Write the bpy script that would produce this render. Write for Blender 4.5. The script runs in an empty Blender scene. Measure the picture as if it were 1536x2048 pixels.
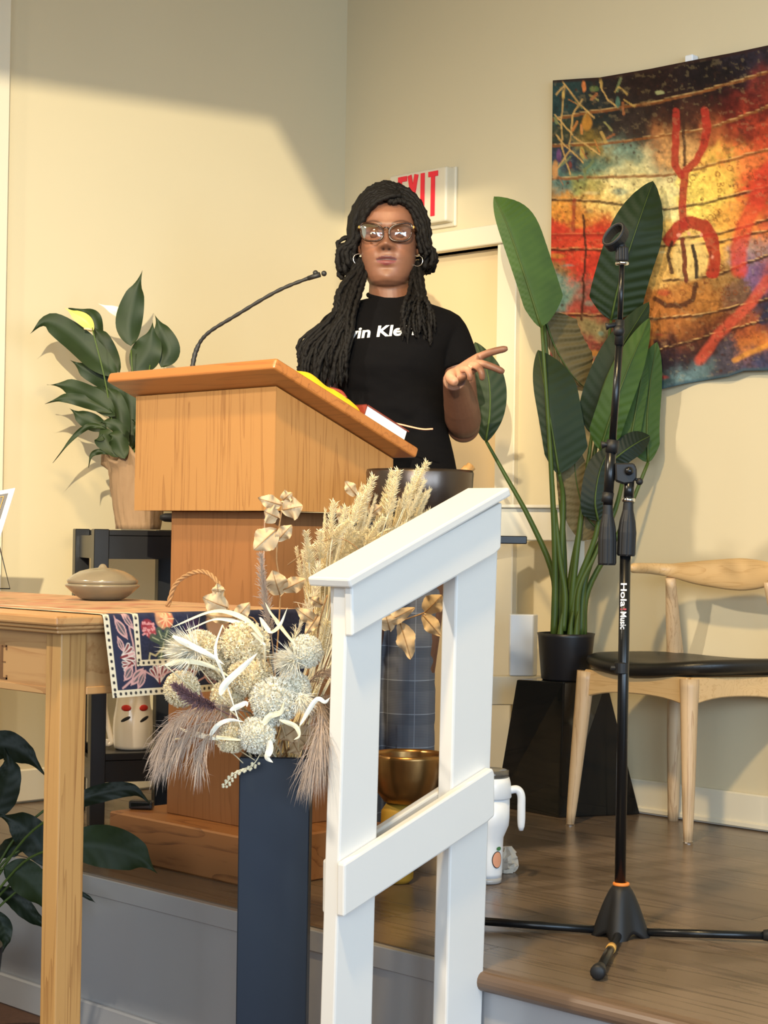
import bpy, bmesh, math, random
import numpy as np
from mathutils import Vector, Matrix, Euler
from mathutils.bvhtree import BVHTree

random.seed(7)
SC = bpy.context.scene
COL = SC.collection
PI = math.pi

# ------------------------------------------------------------------ camera
F_PX, CX, CY = 3600.0, 768.0, 1024.0
PITCH, ROLL = math.atan(46 / F_PX), math.radians(0.85)
S2 = math.sqrt(0.5)
R0 = Vector((S2, S2, 0))            # to the right of the view
D0 = Vector((-S2, S2, 0))           # away from the viewer
ZV = Vector((0, 0, 1))
CAM = Vector((0, 0, 0.81))          # stage floor is z = 0, hall floor z = -0.37
FW = (D0 * math.cos(PITCH) + ZV * math.sin(PITCH)).normalized()
UP0 = R0.cross(FW)
CR = R0 * math.cos(ROLL) + UP0 * math.sin(ROLL)
CU = UP0 * math.cos(ROLL) - R0 * math.sin(ROLL)
cam_d = bpy.data.cameras.new('camera')
cam_d.sensor_fit = 'VERTICAL'
cam_d.sensor_height = 36
cam_d.sensor_width = 27
cam_d.lens = 36 * F_PX / 2048
cam_d.clip_start = 0.05
cam_o = bpy.data.objects.new('camera', cam_d)
COL.objects.link(cam_o)
M3 = Matrix((CR, CU, -FW)).transposed()
cam_o.matrix_world = Matrix.Translation(CAM) @ M3.to_4x4()
SC.camera = cam_o

# ------------------------------------------------------------------ light and exposure
SC.view_settings.view_transform = 'Standard'
SC.view_settings.look = 'None'
SC.view_settings.gamma = 1
SC.view_settings.use_curve_mapping = False
SC.view_settings.exposure = 0.12
try:
    SC.cycles.use_denoising = True
    SC.cycles.max_bounces = 8
except Exception:
    pass

def lin(c):
    return tuple(((x / 255) / 12.92 if x / 255 <= 0.04045 else ((x / 255 + 0.055) / 1.055) ** 2.4) for x in c)

world = bpy.data.worlds.new('room_air')
SC.world = world
world.use_nodes = True
world.node_tree.nodes['Background'].inputs[0].default_value = (0.95, 0.97, 1.0, 1)
world.node_tree.nodes['Background'].inputs[1].default_value = 0.28

def aim(o, tgt):
    o.rotation_euler = (Vector(tgt) - o.location).to_track_quat('-Z', 'Y').to_euler()

def area(name, loc, tgt, sx, sy, power, col):
    l = bpy.data.lights.new(name, 'AREA')
    l.shape = 'RECTANGLE'; l.size = sx; l.size_y = sy
    l.energy = power; l.color = col
    o = bpy.data.objects.new(name, l); COL.objects.link(o)
    o.location = loc; aim(o, tgt)
    return o

def spot(name, loc, tgt, power, col, ang, blend, rad):
    l = bpy.data.lights.new(name, 'SPOT')
    l.energy = power; l.color = col; l.spot_size = math.radians(ang); l.spot_blend = blend; l.shadow_soft_size = rad
    o = bpy.data.objects.new(name, l); COL.objects.link(o)
    o.location = loc; aim(o, tgt)
    return o

WARM = (1.0, 0.87, 0.60)
COOL = (0.56, 0.77, 1.0)
# daylight through tall windows in the right-hand wall and behind the audience
for k, yy in enumerate((-1.6, 0.0, 1.6)):
    area('daylight_window', (3.6, yy, 1.5), (-3, yy + 2.0, 0.9), 1.1, 1.9, 80, COOL)
for k in range(4):
    area('daylight_window', (0.2 + 1.1 * k, -4.2, 2.0), (-2.6, 3.0, 1.0), 0.75, 1.6, 50, (0.78, 0.89, 1.0))
# warm ceiling spots
LWALL = Vector((0.34, -0.76, 2.15))
spot('wall_spot', LWALL, (-4.535, 3.55, 1.30), 1400, WARM, 23, 0.45, 0.02)
spot('ceiling_spot', (-3.7, -0.2, 2.9), (-2.5, 4.1, 0.3), 360, (1.0, 0.88, 0.70), 78, 1.0, 0.07)
spot('ceiling_spot', (-1.75, 1.2, 3.1), (-2.6, 2.9, 0.6), 300, (1.0, 0.73, 0.36), 80, 0.8, 0.10)

# ------------------------------------------------------------------ pixel rays
def ray(px, py):
    return FW + CR * ((px - CX) / F_PX) + CU * ((CY - py) / F_PX)
def W(px, py, d):
    return CAM + ray(px, py) * d
def OZ(px, py, z=0.0):
    r = ray(px, py); return CAM + r * ((z - CAM.z) / r.z)
def OX(px, py, x):
    r = ray(px, py); return CAM + r * ((x - CAM.x) / r.x)
def OY(px, py, y):
    r = ray(px, py); return CAM + r * ((y - CAM.y) / r.y)

# ------------------------------------------------------------------ mesh builder
class MB:
    def __init__(s): s.v = []; s.f = []
    def add(s, vs, fs, M=None):
        n = len(s.v)
        s.v += [tuple(M @ Vector(v)) if M else tuple(v) for v in vs]
        s.f += [tuple(i + n for i in f) for f in fs]
        return s
    def hexa(s, p, M=None):   # p: 4 bottom (ccw from above) + 4 top
        return s.add(p, [(3, 2, 1, 0), (4, 5, 6, 7), (0, 1, 5, 4), (1, 2, 6, 5), (2, 3, 7, 6), (3, 0, 4, 7)], M)
    def box(s, x0, x1, y0, y1, z0, z1, M=None):
        return s.hexa([(x0, y0, z0), (x1, y0, z0), (x1, y1, z0), (x0, y1, z0), (x0, y0, z1), (x1, y0, z1), (x1, y1, z1), (x0, y1, z1)], M)
    def rings(s, R, cap=True, close=True, M=None):
        n = len(R[0]); vs = [p for r in R for p in r]; fs = []
        for i in range(len(R) - 1):
            for j in range(n if close else n - 1):
                a = i * n + j; b = i * n + (j + 1) % n
                fs.append((a, b, b + n, a + n))
        if cap:
            fs.append(tuple(range(n - 1, -1, -1))); fs.append(tuple(range((len(R) - 1) * n, len(R) * n)))
        return s.add(vs, fs, M)
    def tube(s, pts, r, seg=8, cap=True, M=None, flat=None):
        pts = [Vector(p) for p in pts]; n = len(pts)
        rr = r if hasattr(r, '__len__') else [r] * n
        R = []; prev = None
        for i in range(n):
            t = (pts[min(i + 1, n - 1)] - pts[max(i - 1, 0)])
            if t.length < 1e-9: t = Vector((0, 0, 1))
            t.normalize()
            if prev is None:
                a = Vector((0, 0, 1)) if abs(t.z) < 0.9 else Vector((1, 0, 0))
                u = t.cross(a).normalized()
            else:
                u = prev - t * prev.dot(t)
                u = u.normalized() if u.length > 1e-6 else t.orthogonal().normalized()
            prev = u; w = t.cross(u)
            R.append([pts[i] + (u * math.cos(2 * PI * k / seg) + w * math.sin(2 * PI * k / seg)) * rr[i] for k in range(seg)])
        return s.rings(R, cap, True, M)
    def lathe(s, prof, c=(0, 0, 0), seg=24, M=None, cap=True, axis=None):
        c = Vector(c)
        if axis is None:
            R = [[c + Vector((r * math.cos(2 * PI * k / seg), r * math.sin(2 * PI * k / seg), z)) for k in range(seg)] for r, z in prof]
        else:
            a = Vector(axis).normalized(); u = a.orthogonal().normalized(); w = a.cross(u)
            R = [[c + a * z + (u * math.cos(2 * PI * k / seg) + w * math.sin(2 * PI * k / seg)) * r for k in range(seg)] for r, z in prof]
        return s.rings(R, cap, True, M)
    def ball(s, c, r, seg=12, rg=8, M=None, ax=None):
        c = Vector(c); rx, ry, rz = r if hasattr(r, '__len__') else (r, r, r)
        X, Y, Z = ax if ax else (Vector((1, 0, 0)), Vector((0, 1, 0)), Vector((0, 0, 1)))
        R = []
        for i in range(1, rg):
            th = PI * i / rg
            R.append([c + X * (rx * math.sin(th) * math.cos(2 * PI * k / seg)) + Y * (ry * math.sin(th) * math.sin(2 * PI * k / seg)) - Z * (rz * math.cos(th)) for k in range(seg)])
        n = len(s.v); s.rings(R, False, True, M)
        a = len(s.v); p = [c - Z * rz, c + Z * rz]
        s.v += [tuple(M @ q) if M else tuple(q) for q in p]
        last = n + (rg - 2) * seg
        for k in range(seg):
            s.f.append((n + (k + 1) % seg, n + k, a)); s.f.append((last + k, last + (k + 1) % seg, a + 1))
        return s
    def torus(s, c, R, r, ax, seg=24, rs=8, a0=0, a1=2 * PI):
        ax = Vector(ax).normalized(); u = ax.orthogonal().normalized(); w = ax.cross(u); c = Vector(c)
        full = abs(a1 - a0 - 2 * PI) < 1e-6
        Q = []
        for i in range(seg + (0 if full else 1)):
            a = a0 + (a1 - a0) * i / seg; d = u * math.cos(a) + w * math.sin(a)
            Q.append([c + d * (R + r * math.cos(2 * PI * k / rs)) + ax * (r * math.sin(2 * PI * k / rs)) for k in range(rs)])
        if full: Q.append(Q[0])
        return s.rings(Q, not full, True)
    def build(s, name, mat, parent=None, smooth=False, bevel=0, seg=1, sub=0, label=None, kind=None, origin=None, colors=None):
        me = bpy.data.meshes.new(name)
        o = bpy.data.objects.new(name, me)
        COL.objects.link(o)
        if parent is not None:
            o.parent = parent
            inv = WM(parent).inverted()
            vs = [inv @ Vector(v) for v in s.v]
        else:
            if origin is None:
                A = np.array(s.v); lo = A.min(0); hi = A.max(0)
                origin = Vector(((lo[0] + hi[0]) / 2, (lo[1] + hi[1]) / 2, lo[2]))
            o.location = origin
            vs = [Vector(v) - Vector(origin) for v in s.v]
        me.from_pydata(vs, [], s.f)
        me.update()
        if colors is not None:
            ca = me.color_attributes.new('print', 'FLOAT_COLOR', 'POINT')
            arr = np.ones((len(s.v), 4), dtype=np.float32); arr[:, :3] = colors
            ca.data.foreach_set('color', arr.ravel())
        if smooth: me.polygons.foreach_set('use_smooth', [True] * len(me.polygons))
        if mat: me.materials.append(mat)
        if bevel:
            b = o.modifiers.new('bevel', 'BEVEL'); b.width = bevel; b.segments = seg; b.limit_method = 'ANGLE'
        if sub:
            b = o.modifiers.new('sub', 'SUBSURF'); b.levels = sub; b.render_levels = sub
        if label: o['label'] = label
        if kind: o['kind'] = kind
        return o

def WM(o):
    m = Matrix.LocRotScale(o.location, o.rotation_euler, o.scale)
    return WM(o.parent) @ m if o.parent else m

def tag(o, label, cat, group=None, kind=None):
    o['label'] = label; o['category'] = cat
    if group: o['group'] = group
    if kind: o['kind'] = kind
    return o
def thing(name, loc, label, cat, group=None, rz=0.0):
    o = bpy.data.objects.new(name, None); COL.objects.link(o)
    o.location = loc; o.rotation_euler = (0, 0, rz); o.empty_display_size = 0.1
    return tag(o, label, cat, group)
def dup(root, loc, rot=None, scale=None, label=None):
    r = root.copy(); COL.objects.link(r); r.location = loc
    if rot is not None: r.rotation_euler = rot
    if scale is not None: r.scale = scale
    if label: r['label'] = label
    for ch in list(root.children):
        c = ch.copy(); COL.objects.link(c); c.parent = r
    return r
def struct(o):
    o['kind'] = 'structure'; return o

def spline(P, n):
    P = [Vector(p) for p in P]
    if len(P) == 2: return [P[0].lerp(P[1], i / n) for i in range(n + 1)]
    out = []; m = len(P) - 1
    for i in range(n + 1):
        x = i / n * m; k = min(int(x), m - 1); t = x - k
        p0 = P[k - 1] if k > 0 else P[0] * 2 - P[1]; p1 = P[k]; p2 = P[k + 1]; p3 = P[k + 2] if k + 2 <= m else P[m] * 2 - P[m - 1]
        out.append(0.5 * ((2 * p1) + (p2 - p0) * t + (2 * p0 - 5 * p1 + 4 * p2 - p3) * t * t + (3 * p1 - p0 - 3 * p2 + p3) * t ** 3))
    return out
def interp(x, xs, ys):
    return float(np.interp(x, xs, ys))

def leaf(mb, pts, hl, hr, N=None, nl=22, ns=5, fold=0.15, pleat=0.0, pk=16, wav=0.0, wk=3, prof=None, roll=0.0, pt=1.0):
    """one leaf blade along pts; hl, hr half widths left/right of growth direction"""
    C = spline(pts, nl); N = Vector(N) if N is not None else -D0
    R = []
    for i, c in enumerate(C):
        t = i / nl
        T = (C[min(i + 1, nl)] - C[max(i - 1, 0)]).normalized()
        S = T.cross(N)
        S = S.normalized() if S.length > 1e-5 else T.orthogonal().normalized()
        if roll: S = Matrix.Rotation(roll, 3, T) @ S
        n2 = S.cross(T)
        w = prof(t) if prof else math.sin(PI * min(1, max(0, t)) ** pt) ** 0.75
        row = []
        for j in range(-ns, ns + 1):
            s = j / ns; h = (hl if s < 0 else hr) * w
            off = S * (s * h) + n2 * (-fold * abs(s) * h)
            if pleat: off += n2 * (pleat * math.sin(2 * PI * (pk * t - abs(s) * 1.3)) * min(1, abs(s) * 3) * min(1, w * 2))
            if wav: off += n2 * (wav * math.sin(2 * PI * wk * t + (1.7 if s > 0 else 0)) * abs(s) ** 2)
            row.append(c + off)
        R.append(row)
    return mb.rings(R, False, False)

P_OVAL = lambda t: max(0.0, math.sin(PI * t)) ** 0.7
def P_BANANA(t): return (min(1, t / 0.16) ** 0.6) * (1 if t < 0.55 else max(0, 1 - ((t - 0.55) / 0.45) ** 2.2)) ** 0.8
def P_LILY(t): return max(0.0, math.sin(PI * t ** 0.72)) ** 0.95 * (1 if t < 0.72 else 1 - 0.8 * ((t - 0.72) / 0.28) ** 0.6)

# ------------------------------------------------------------------ noise for printed cloth
def vnoise(x, y, seed=0):
    rs = np.random.RandomState(seed); G = rs.rand(257, 257)
    xi = np.floor(x).astype(int); yi = np.floor(y).astype(int); fx = x - xi; fy = y - yi
    fx = fx * fx * (3 - 2 * fx); fy = fy * fy * (3 - 2 * fy)
    g = lambda a, b: G[a % 257, b % 257]
    return (g(xi, yi) * (1 - fx) + g(xi + 1, yi) * fx) * (1 - fy) + (g(xi, yi + 1) * (1 - fx) + g(xi + 1, yi + 1) * fx) * fy
def fbm(x, y, o=4, seed=0):
    a = 0.0; s = 1.0; t = 0.0
    for k in range(o):
        a = a + s * vnoise(x * 2 ** k, y * 2 ** k, seed + k); t += s; s *= 0.5
    return a / t
def seg_dist(X, Y, pts):
    d = np.full(X.shape, 1e9)
    for (x0, y0), (x1, y1) in zip(pts[:-1], pts[1:]):
        vx, vy = x1 - x0, y1 - y0; L = vx * vx + vy * vy + 1e-9
        t = np.clip(((X - x0) * vx + (Y - y0) * vy) / L, 0, 1)
        d = np.minimum(d, np.hypot(X - x0 - t * vx, Y - y0 - t * vy))
    return d
def paint(C, m, col):
    c = np.array(lin(col)); m = np.clip(m, 0, 1)[..., None]
    return C * (1 - m) + c * m
def line(C, X, Y, pts, w, col, a=1.0, soft=1.0):
    return paint(C, a * np.clip((w - seg_dist(X, Y, pts)) / soft + 0.5, 0, 1), col)
def disc(C, X, Y, x, y, rx, ry, col, a=1.0, soft=0.15):
    d = np.hypot((X - x) / rx, (Y - y) / ry)
    return paint(C, a * np.clip((1 - d) / soft, 0, 1), col)

# ------------------------------------------------------------------ materials
def newmat(name):
    m = bpy.data.materials.new(name); m.use_nodes = True
    return m, m.node_tree.nodes, m.node_tree.links, m.node_tree.nodes['Principled BSDF']
def mat(name, c, rough=0.5, metal=0.0, var=0.06, scale=30, bump=0.0, bscale=None, spec=0.5, coat=0.0, trans=0.0):
    m, n, l, b = newmat(name)
    b.inputs['Roughness'].default_value = rough; b.inputs['Metallic'].default_value = metal
    b.inputs['Specular IOR Level'].default_value = spec
    if coat: b.inputs['Coat Weight'].default_value = coat; b.inputs['Coat Roughness'].default_value = 0.08
    col = lin(c)
    tc = n.new('ShaderNodeTexCoord'); nz = n.new('ShaderNodeTexNoise'); nz.inputs['Scale'].default_value = scale; nz.inputs['Detail'].default_value = 4
    l.new(tc.outputs['Object'], nz.inputs['Vector'])
    mx = n.new('ShaderNodeMix'); mx.data_type = 'RGBA'
    mx.inputs['A'].default_value = (*[max(0, x * (1 - var)) for x in col], 1); mx.inputs['B'].default_value = (*[min(1, x * (1 + var)) for x in col], 1)
    l.new(nz.outputs['Fac'], mx.inputs['Factor']); l.new(mx.outputs['Result'], b.inputs['Base Color'])
    if bump:
        nb = n.new('ShaderNodeTexNoise'); nb.inputs['Scale'].default_value = bscale or scale * 4; nb.inputs['Detail'].default_value = 5
        l.new(tc.outputs['Object'], nb.inputs['Vector'])
        bp = n.new('ShaderNodeBump'); bp.inputs['Strength'].default_value = bump; bp.inputs['Distance'].default_value = 0.004
        l.new(nb.outputs['Fac'], bp.inputs['Height']); l.new(bp.outputs['Normal'], b.inputs['Normal'])
    if trans:
        b.inputs['Transmission Weight'].default_value = trans
    return m
def wood(name, c1, c2, axis='Z', rough=0.45, sc=26, stretch=0.06, bump=0.08, rings=0.0, coat=0.0, rand=False, dark=None):
    m, n, l, b = newmat(name)
    b.inputs['Roughness'].default_value = rough
    if coat: b.inputs['Coat Weight'].default_value = coat; b.inputs['Coat Roughness'].default_value = 0.2
    tc = n.new('ShaderNodeTexCoord'); mp = n.new('ShaderNodeMapping')
    s = [sc, sc, sc]; s['XYZ'.index(axis)] = sc * stretch
    mp.inputs['Scale'].default_value = s
    if rand:
        oi = n.new('ShaderNodeObjectInfo'); mu = n.new('ShaderNodeMath'); mu.operation = 'MULTIPLY'; mu.inputs[1].default_value = 37
        l.new(oi.outputs['Random'], mu.inputs[0])
        cb = n.new('ShaderNodeCombineXYZ'); l.new(mu.outputs[0], cb.inputs[0]); l.new(mu.outputs[0], cb.inputs[2])
        l.new(cb.outputs[0], mp.inputs['Location'])
    l.new(tc.outputs['Object'], mp.inputs['Vector'])
    n1 = n.new('ShaderNodeTexNoise'); n1.inputs['Scale'].default_value = 0.22; n1.inputs['Detail'].default_value = 3; n1.inputs['Distortion'].default_value = 0.4
    l.new(mp.outputs[0], n1.inputs['Vector'])
    mu = n.new('ShaderNodeMath'); mu.operation = 'MULTIPLY'; mu.inputs[1].default_value = 14; l.new(n1.outputs['Fac'], mu.inputs[0])
    fr = n.new('ShaderNodeMath'); fr.operation = 'FRACT'; l.new(mu.outputs[0], fr.inputs[0])
    n2 = n.new('ShaderNodeTexNoise'); n2.inputs['Scale'].default_value = 6; n2.inputs['Detail'].default_value = 6; l.new(mp.outputs[0], n2.inputs['Vector'])
    ad = n.new('ShaderNodeMath'); ad.operation = 'MULTIPLY_ADD'; ad.inputs[1].default_value = 0.5; l.new(fr.outputs[0], ad.inputs[0])
    m2 = n.new('ShaderNodeMath'); m2.operation = 'MULTIPLY'; m2.inputs[1].default_value = 0.55; l.new(n2.outputs['Fac'], m2.inputs[0]); l.new(m2.outputs[0], ad.inputs[2])
    cr = n.new('ShaderNodeValToRGB'); e = cr.color_ramp.elements
    e[0].position = 0.15; e[0].color = (*lin(c1), 1); e[1].position = 0.62; e[1].color = (*lin(c1), 1)
    x = cr.color_ramp.elements.new(0.85); x.color = (*lin(c2), 1)
    l.new(ad.outputs[0], cr.inputs[0])
    if rand:
        hs = n.new('ShaderNodeHueSaturation'); mr = n.new('ShaderNodeMapRange'); mr.inputs['To Min'].default_value = 0.85; mr.inputs['To Max'].default_value = 1.12
        l.new(oi.outputs['Random'], mr.inputs['Value']); l.new(mr.outputs[0], hs.inputs['Value']); l.new(cr.outputs[0], hs.inputs['Color']); l.new(hs.outputs[0], b.inputs['Base Color'])
    else: l.new(cr.outputs[0], b.inputs['Base Color'])
    if bump:
        bp = n.new('ShaderNodeBump'); bp.inputs['Strength'].default_value = bump; bp.inputs['Distance'].default_value = 0.002
        l.new(ad.outputs[0], bp.inputs['Height']); l.new(bp.outputs['Normal'], b.inputs['Normal'])
    return m
def printmat(name, rough=0.85, weave=900, bump=0.25, back=None, sheen=0.0):
    m, n, l, b = newmat(name)
    a = n.new('ShaderNodeAttribute'); a.attribute_name = 'print'
    b.inputs['Roughness'].default_value = rough
    b.inputs['Specular IOR Level'].default_value = 0.25
    l.new(a.outputs['Color'], b.inputs['Base Color'])
    if bump:
        tc = n.new('ShaderNodeTexCoord'); nb = n.new('ShaderNodeTexNoise'); nb.inputs['Scale'].default_value = weave
        l.new(tc.outputs['Object'], nb.inputs['Vector'])
        bp = n.new('ShaderNodeBump'); bp.inputs['Strength'].default_value = bump; bp.inputs['Distance'].default_value = 0.001
        l.new(nb.outputs['Fac'], bp.inputs['Height']); l.new(bp.outputs['Normal'], b.inputs['Normal'])
    return m
def leafmat(name, c, c2, rough=0.38, vein=0.0):
    m = mat(name, c, rough, var=0.0, scale=18)
    n = m.node_tree.nodes; l = m.node_tree.links
    mx = [x for x in n if x.bl_idname == 'ShaderNodeMix'][0]
    mx.inputs['A'].default_value = (*lin(c), 1); mx.inputs['B'].default_value = (*lin(c2), 1)
    n['Principled BSDF'].inputs['Specular IOR Level'].default_value = 0.3
    return m

M = {}
M['wall'] = mat('cream_paint', (216, 202, 168), 0.75, var=0.02, scale=3, bump=0.03, bscale=60)
M['white'] = mat('white_paint', (226, 224, 220), 0.38, var=0.015, scale=8, bump=0.02, bscale=90)
M['trimw'] = mat('trim_paint', (230, 220, 196), 0.4, var=0.015, scale=8)
M['door'] = mat('door_paint', (230, 204, 162), 0.45, var=0.02, scale=5)
M['riser'] = mat('riser_paint', (168, 168, 170), 0.22, var=0.02, scale=4, coat=0.3)
M['plank'] = wood('laminate_planks', (114, 97, 81), (80, 66, 52), 'X', 0.27, 22, 0.07, 0.05, rand=True)
M['nosing'] = wood('laminate_nosing', (112, 90, 72), (84, 66, 52), 'X', 0.35, 30, 0.05)
M['hallfloor'] = mat('brown_carpet', (96, 66, 48), 0.9, var=0.25, scale=60, bump=0.3)
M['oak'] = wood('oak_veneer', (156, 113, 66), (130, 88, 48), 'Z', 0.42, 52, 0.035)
M['oakh'] = wood('oak_edge', (164, 104, 52), (136, 82, 40), 'X', 0.38, 30, 0.05, coat=0.15)
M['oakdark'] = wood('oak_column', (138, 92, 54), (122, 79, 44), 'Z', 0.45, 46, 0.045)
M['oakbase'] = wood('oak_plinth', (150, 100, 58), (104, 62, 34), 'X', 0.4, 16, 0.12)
M['tablewood'] = wood('maple_table', (192, 146, 94), (168, 118, 70), 'X', 0.4, 24, 0.06)
M['tableleg'] = wood('maple_leg', (190, 144, 86), (154, 108, 60), 'Z', 0.4, 56, 0.025)
M['carve_shade'] = mat('recess_shade', (120, 82, 48), 0.6)  # darker wood tone standing in for shade inside the carving
M['chairwood'] = wood('ash_chair', (206, 176, 138), (172, 136, 100), 'Z', 0.42, 60, 0.05)
M['chairtop'] = wood('ash_crest', (212, 176, 124), (194, 154, 102), 'X', 0.4, 60, 0.05)
M['black'] = mat('black_lacquer', (22, 22, 24), 0.32, var=0.1)
M['blackgloss'] = mat('glossy_black', (20, 22, 22), 0.07, var=0.05, coat=0.5)
M['blackpot'] = mat('black_plastic', (26, 26, 30), 0.4, var=0.1)
M['leather'] = mat('black_leather', (26, 25, 24), 0.36, var=0.1, scale=50, bump=0.12, bscale=320)
M['steel'] = mat('black_steel', (20, 21, 23), 0.28, 0.2, var=0.05)
M['rubber'] = mat('black_rubber', (22, 22, 24), 0.55, var=0.08)
M['chrome'] = mat('chrome', (225, 225, 225), 0.12, 1.0, var=0.0)
M['silver'] = mat('silver', (235, 230, 220), 0.2, 1.0, var=0.02)
M['bronze'] = mat('dark_bronze', (96, 84, 76), 0.28, 0.9, var=0.25, scale=14, bump=0.05)
M['brass'] = mat('aged_brass', (150, 112, 66), 0.3, 0.9, var=0.3, scale=16, bump=0.06)
M['navy'] = mat('navy_planter', (22, 34, 50), 0.4, var=0.08, scale=4, bump=0.03)
M['kraft'] = mat('kraft_paper', (146, 118, 90), 0.8, var=0.1, scale=12, bump=0.2, bscale=60)
M['pottery'] = mat('stoneware', (122, 110, 90), 0.24, var=0.25, scale=16, bump=0.05, coat=0.3)
M['cream'] = mat('cream_glaze', (222, 212, 198), 0.2, var=0.04, coat=0.4)
M['red'] = mat('poppy_red', (190, 50, 40), 0.3)
M['ink'] = mat('black_ink', (28, 28, 30), 0.5)
M['exitred'] = mat('exit_red', (238, 34, 56), 0.45, var=0.0)
M['plastic'] = mat('ivory_plastic', (222, 212, 188), 0.4, var=0.02)
M['whiteplastic'] = mat('white_plastic', (236, 240, 246), 0.3, var=0.01)
M['orange'] = mat('orange_tape', (230, 130, 50), 0.5, var=0.08)
M['gold'] = mat('gold_tape', (210, 160, 80), 0.5, var=0.08)
M['lilyleaf'] = leafmat('lily_leaf', (42, 58, 26), (26, 40, 18), 0.55)
M['darkleaf'] = leafmat('dark_leaf', (26, 40, 22), (16, 28, 16), 0.5)
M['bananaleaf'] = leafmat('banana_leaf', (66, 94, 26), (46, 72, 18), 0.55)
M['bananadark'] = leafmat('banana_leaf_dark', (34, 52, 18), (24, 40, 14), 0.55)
M['bananaback'] = leafmat('banana_leaf_underside', (116, 102, 66), (92, 82, 50), 0.6)
M['stem'] = leafmat('green_stem', (86, 104, 44), (58, 78, 34), 0.45)
M['spathe'] = mat('yellow_spathe', (236, 208, 96), 0.5)
M['spathew'] = mat('cream_spathe', (238, 234, 206), 0.5)
M['drycream'] = mat('dried_cream', (255, 234, 200), 0.8, var=0.12, scale=40)
M['drywhite'] = mat('dried_white', (244, 238, 220), 0.75, var=0.06, scale=30)
M['drystraw'] = mat('dried_straw', (250, 232, 194), 0.75, var=0.12, scale=50)
M['dryleaf'] = mat('dried_leaf', (210, 182, 142), 0.7, var=0.2, scale=25)
M['pampas'] = mat('pampas_brown', (176, 156, 140), 0.85, var=0.2, scale=30)
M['purple'] = mat('pampas_purple', (120, 88, 90), 0.85, var=0.2, scale=30)
M['vine'] = mat('braided_vine', (170, 130, 86), 0.7, var=0.35, scale=120)
M['yellow'] = mat('yellow_cloth', (246, 196, 30), 0.7, var=0.06, scale=20, bump=0.1)
M['paper'] = mat('paper', (240, 236, 232), 0.7, var=0.02)
M['cover'] = mat('maroon_cover', (120, 44, 32), 0.45, var=0.08)
M['tissue'] = mat('tissue', (196, 186, 172), 0.85, var=0.06)
M['peach'] = mat('peach_sticker', (226, 160, 128), 0.45)
M['stickgreen'] = mat('green_sticker', (66, 120, 74), 0.45)
M['purplestick'] = mat('purple_sticker', (70, 58, 132), 0.45)
M['clear'] = mat('smoky_lid', (120, 116, 110), 0.12, trans=0.5)
M['cushion'] = mat('gold_cushion', (176, 134, 40), 0.7, var=0.15)
M['photo'] = mat('dark_print', (46, 42, 40), 0.4, var=0.3, scale=20)
M['tapestry'] = printmat('tapestry_print')
M['runner'] = printmat('woven_runner', weave=700, bump=0.4)

# ================================================================== helpers for writing
def text_mb(body, O, xd, yd, width=None, height=None, bold=0.0, shear=0.0, depth=0.001, res=3):
    cu = bpy.data.curves.new('txt', 'FONT'); cu.body = body; cu.size = 1.0; cu.offset = bold; cu.shear = shear; cu.resolution_u = res
    to = bpy.data.objects.new('txt', cu); COL.objects.link(to)
    dg = bpy.context.evaluated_depsgraph_get()
    me = bpy.data.meshes.new_from_object(to.evaluated_get(dg))
    vs = np.array([v.co[:] for v in me.vertices]); fs = [tuple(p.vertices) for p in me.polygons]
    bpy.data.objects.remove(to); bpy.data.curves.remove(cu); bpy.data.meshes.remove(me)
    lo = vs.min(0); hi = vs.max(0); w = hi[0] - lo[0]; h = hi[1] - lo[1]
    sx = width / w if width else height / h; sy = height / h if height else sx
    xd = Vector(xd).normalized(); yd = Vector(yd).normalized(); nd = xd.cross(yd)
    P = [O + xd * ((v[0] - lo[0]) * sx) + yd * ((v[1] - lo[1]) * sy) + nd * depth for v in vs]
    return MB().add(P, fs)

# ================================================================== SETTING
XL, YB = -4.535, 4.318          # left wall, back wall
YS = 2.53                       # front of the stage
HF = -0.37                      # hall floor
# hall floor
o = struct(MB().box(-6, 4.2, -5, YS, HF - 0.05, HF).build('floor', M['hallfloor']))
o = struct(MB().box(-6, 4.2, -5, 4.5, 3.3, 3.4).build('ceiling', M['wall']))
yl0 = OX(8, 500, XL).y
struct(MB().box(XL - 0.12, XL, -5, YB + 0.12, HF, 3.3).build('wall_left', M['wall']))
struct(MB().box(XL, XL + 0.02, yl0 - 0.14, yl0, HF, 3.3).build('trim_1', M['trimw'], bevel=0.004))
# back wall with a door opening in its left corner
xo = OY(1003, 700, YB).x; zo = OY(960, 492, YB - 0.03).z
xd0 = XL + 0.09
wb = MB().box(xo, 1.6, YB, YB + 0.12, 0, 3.3).box(XL, xo, YB, YB + 0.12, zo, 3.3).box(XL, xd0, YB, YB + 0.12, 0, zo)
struct(wb.build('wall_back', M['wall']))
dr = struct(MB().box(xd0, xo, YB + 0.045, YB + 0.085, 0.005, zo).build('door_1', M['door'], bevel=0.002))
struct(MB().box(xd0 - 0.07, xd0 + 0.005, YB - 0.022, YB + 0.045, 0, zo).build('trim_2', M['trimw'], bevel=0.003))
xc = OY(1031, 700, YB - 0.02).x
struct(MB().box(xo - 0.005, xc, YB - 0.022, YB + 0.045, 0, zo).build('trim_3', M['trimw'], bevel=0.003))
zh = OY(927, 458, YB - 0.03).z
struct(MB().box(xd0 - 0.075, xc + 0.02, YB - 0.035, YB + 0.045, zo, zh).build('trim_4', M['trimw'], bevel=0.003))
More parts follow.
